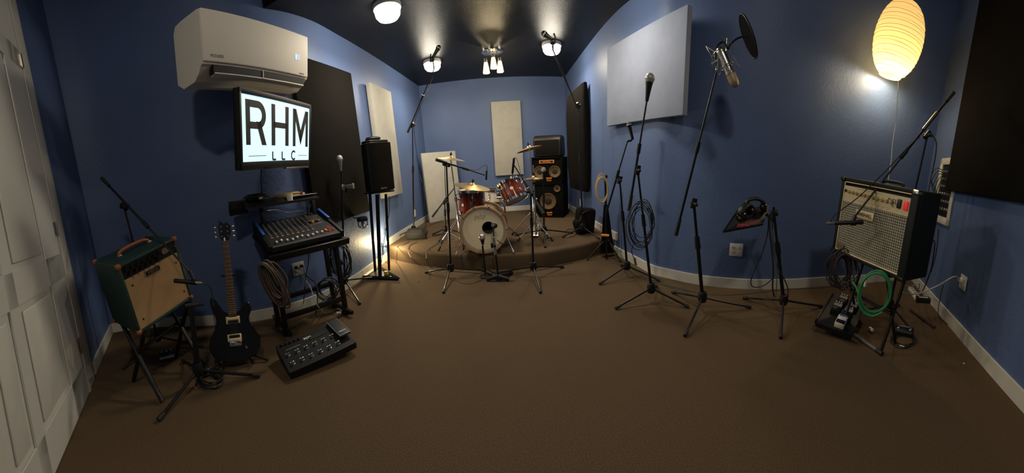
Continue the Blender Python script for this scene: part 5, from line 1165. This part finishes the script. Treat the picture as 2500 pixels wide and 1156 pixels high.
# ------------------------------------------------------------------ paper lantern
LP_ = at(2194,98,3.08); 
axl = V((0,0,1))
t = thing('paper_lantern', 'large lit oval paper lantern hanging in the right corner', 'pendant lamp', LP_)
N = 44; prof = []
RL, HL = .224, .335
for i in range(N+1):
    a = PI*i/N; r = RL*math.sin(a)**.85 if 0 < i < N else 0; z = -HL*math.cos(a)*1.0
    r = max(r, .10 if z < 0 else .055)
    prof.append((r*(1+.008*math.cos(i*PI)), z))
prof = [p for i, p in enumerate(prof) if not (p[0] < .1015 and p[1] < -HL*.97) ]
Mz = Matrix.Rotation(.10, 4, V((.93,.37,0)))
ob('paper_shade', B().lathe(prof, 40, Mz), LANT, t, ang=180)
rb = B()
for i in range(-9, 10):
    z = i*.034; r = RL*math.sqrt(max(0, 1-(z/HL)**2))**.85+.002
    tl = .05*math.sin(i*1.3)
    rb.tube([(r*math.cos(2*PI*k/40), r*math.sin(2*PI*k/40), z+tl*math.cos(2*PI*k/40+i)*.25) for k in range(40)], .0014, 4, closed=True, M_=Mz)
ob('wire_ribs', rb, mat('lantern_wire', (.45,.28,.09), .7), t)
ob('cord', B().cyl((0,0,HL-.02),(0,0,HIGH-LP_.z-.001),.003,seg=6), WIREW, t)
ob('bulb', B().ball((0,0,-.265), .032, 14), glow('lantern_bulb', (1,.80,.42), 12), t)
ob('bulb_holder', B().cyl((0,0,-.255),(0,0,-.21),.018).cyl((0,0,-.21),(0,0,HL-.03),.003,seg=6), WHITE, t)
lamp_light('paper_lantern_bulb', LP_+V((0,0,-.305)), 15, (1, .78, .45), .04)
cable('white lamp cord hanging from the paper lantern to the right amplifier', [LP_+V((0,0,-HL+.14)), at(2193,190,3.0), at(2191,240,3.0), at(2187,300,3.0), at(2179,350,2.95), at(2176,390,2.9), at(2168,445,2.8), at(2160,520,2.75)], WIREW, .0035)

# ------------------------------------------------------------------ sandbag, black bag, floor cables
def blob(name, label, cat, c, size, mt, seed, rz=0, lump=.12):
    rnd = random.Random(seed); b = B(); N, S = 14, 22; vs = []; fs = []
    ph = [rnd.uniform(0, 6) for _ in range(6)]
    for i in range(N+1):
        th = PI*i/N
        for k in range(S):
            a = 2*PI*k/S; ex = .7
            x = math.copysign(abs(math.cos(a))**ex, math.cos(a))*math.sin(th)**.7 if 0 < i < N else 0; y = math.copysign(abs(math.sin(a))**ex, math.sin(a))*math.sin(th)**.7 if 0 < i < N else 0
            z = math.copysign(abs(math.cos(th))**.8, -math.cos(th))
            f = 1+lump*(math.sin(3*a+ph[0]+2*th)*.5+math.sin(5*a+ph[1]-3*th)*.4+math.sin(7*th+ph[2])*.3)
            vs.append((x*size[0]*f, y*size[1]*f, size[2]+z*size[2]*(f if z > 0 else 1)))
    for i in range(N):
        for k in range(S): k2 = (k+1) % S; fs.append((i*S+k, i*S+k2, (i+1)*S+k2, (i+1)*S+k))
    b.add(vs, fs, pose(c, rz)); return solo(name, b, mt, label, cat, ang=180)
sbp = fl(1017,585,PH); blob('sandbag', 'lumpy dark grey sandbag on the platform at the foot of the left stand', 'sandbag', V((sbp.x,sbp.y+.03,PH)), (.155,.09,.075), mat('charcoal_canvas', (.018,.017,.016), .85, bump=(60,.5,.004)), 4, .1)
bg = fl(1428,572,PH); Mg2 = mx(V((bg.x,bg.y+.07,PH)), V((.97,.26,0)), V((-.26,.97,0)), V((0,0,1)))
bb_ = B().box((.01,0,.165),(.235,.17,.32), Mg2, bev=.045, seg=4, R=Matrix.Rotation(.10,3,'Y')).box((-.06,-.03,.10),(.16,.16,.20), Mg2, bev=.05, seg=4, R=Matrix.Rotation(-.25,3,'Y'))
t = thing('gear_bag', 'black gear bag slumped on the platform by the right wall', 'bag', Mg2); ob('body', bb_, FOAM, t, world=True)
ob('strap', B().tube(smooth([Mg2 @ V((-.08,-.09,.05)), Mg2 @ V((-.11,-.12,.16)), Mg2 @ V((-.05,-.09,.27)), Mg2 @ V((.03,-.085,.30))], 5), .008, 8), BLACKM, t, world=True)
cable('black cable draped over the platform edge at the left', [fl(1000,590,PH+.005), fl(985,598,PH+.005), fl(970,603,PH+.005), at(969,612,3.50), at(969,628,3.48), fl(966,640,.004), fl(945,642,.004), fl(935,632,.004)], CABLE, .003)
cable('black cable curving over the platform front edge below the sandbag', [fl(1018,592,PH+.005), fl(1000,600,PH+.006), fl(996,612,PH+.01), at(1003,628,3.2), at(1016,641,3.18), fl(1030,651,.005)], CABLE, .003)
cable('black cable from the left drum stand over the platform edge', [fl(1075,590,PH+.005), fl(1060,600,PH+.005), fl(1044,612,PH+.006), at(1041,626,3.12), at(1044,640,3.1), fl(1055,655,.005), fl(1090,666,.005)], CABLE, .003)
cable('black floor cable in a long curve before the platform', [fl(1040,652), fl(1062,668), fl(1085,675), fl(1105,682), fl(1125,692), fl(1150,694), fl(1175,684), fl(1190,670), fl(1200,664)], CABLE, .0035)
cable('black floor cable along the foot of the platform', [fl(1020,650), fl(1060,656), fl(1110,664), fl(1160,668), fl(1210,672), fl(1260,668), fl(1300,664), fl(1350,654), fl(1400,642)], CABLE, .005)
cable('second black floor cable looping right of the bass drum stand', [fl(1215,668), fl(1250,672), fl(1275,668), fl(1300,658), fl(1330,652), fl(1372,645), fl(1410,637)], CABLE, .004)
cable('thin black cable on the platform by the right corner', [fl(1380,575,PH+.004), fl(1384,562,PH+.004), fl(1398,560,PH+.004), fl(1408,572,PH+.004), fl(1390,580,PH+.004)], CABLE, .003)
cable('thin black cable on the platform from the left corner', [fl(1035,555,PH+.004), fl(1055,548,PH+.004), fl(1078,540,PH+.004), fl(1083,530,PH+.004)], CABLE, .003)
cable('black cable on the carpet by the left wall near the vocal stand', [fl(842,712), fl(852,702), fl(862,690), fl(880,684), fl(895,672), fl(905,655)], CABLE, .003)
cable('black cable running along the right wall baseboard', [fl(1500,625), fl(1530,648), fl(1560,668), fl(1600,690), fl(1650,703), fl(1700,716)], CABLE, .004)
cable('black cable on the carpet between the first two right stands', [fl(1535,668), fl(1580,685), fl(1640,705), fl(1690,722), fl(1712,735)], CABLE, .004)
solo('stick', B().cyl(fl(1055,575,PH+.02), fl(1096,570,PH+.02), .009, seg=8), BLACKM, 'short black tube lying on the platform behind the left drum stand', 'tube')

# ------------------------------------------------------------------ world and view
w_ = bpy.data.worlds.new('world'); sc.world = w_; w_.use_nodes = True
w_.node_tree.nodes['Background'].inputs['Color'].default_value = (.02,.022,.03,1); w_.node_tree.nodes['Background'].inputs['Strength'].default_value = .1
sc.view_settings.view_transform = 'Standard'; sc.view_settings.look = 'None'; sc.view_settings.exposure = 0.22; sc.view_settings.gamma = 1; sc.view_settings.use_curve_mapping = False
sc.cycles.max_bounces = 8; sc.cycles.use_denoising = True
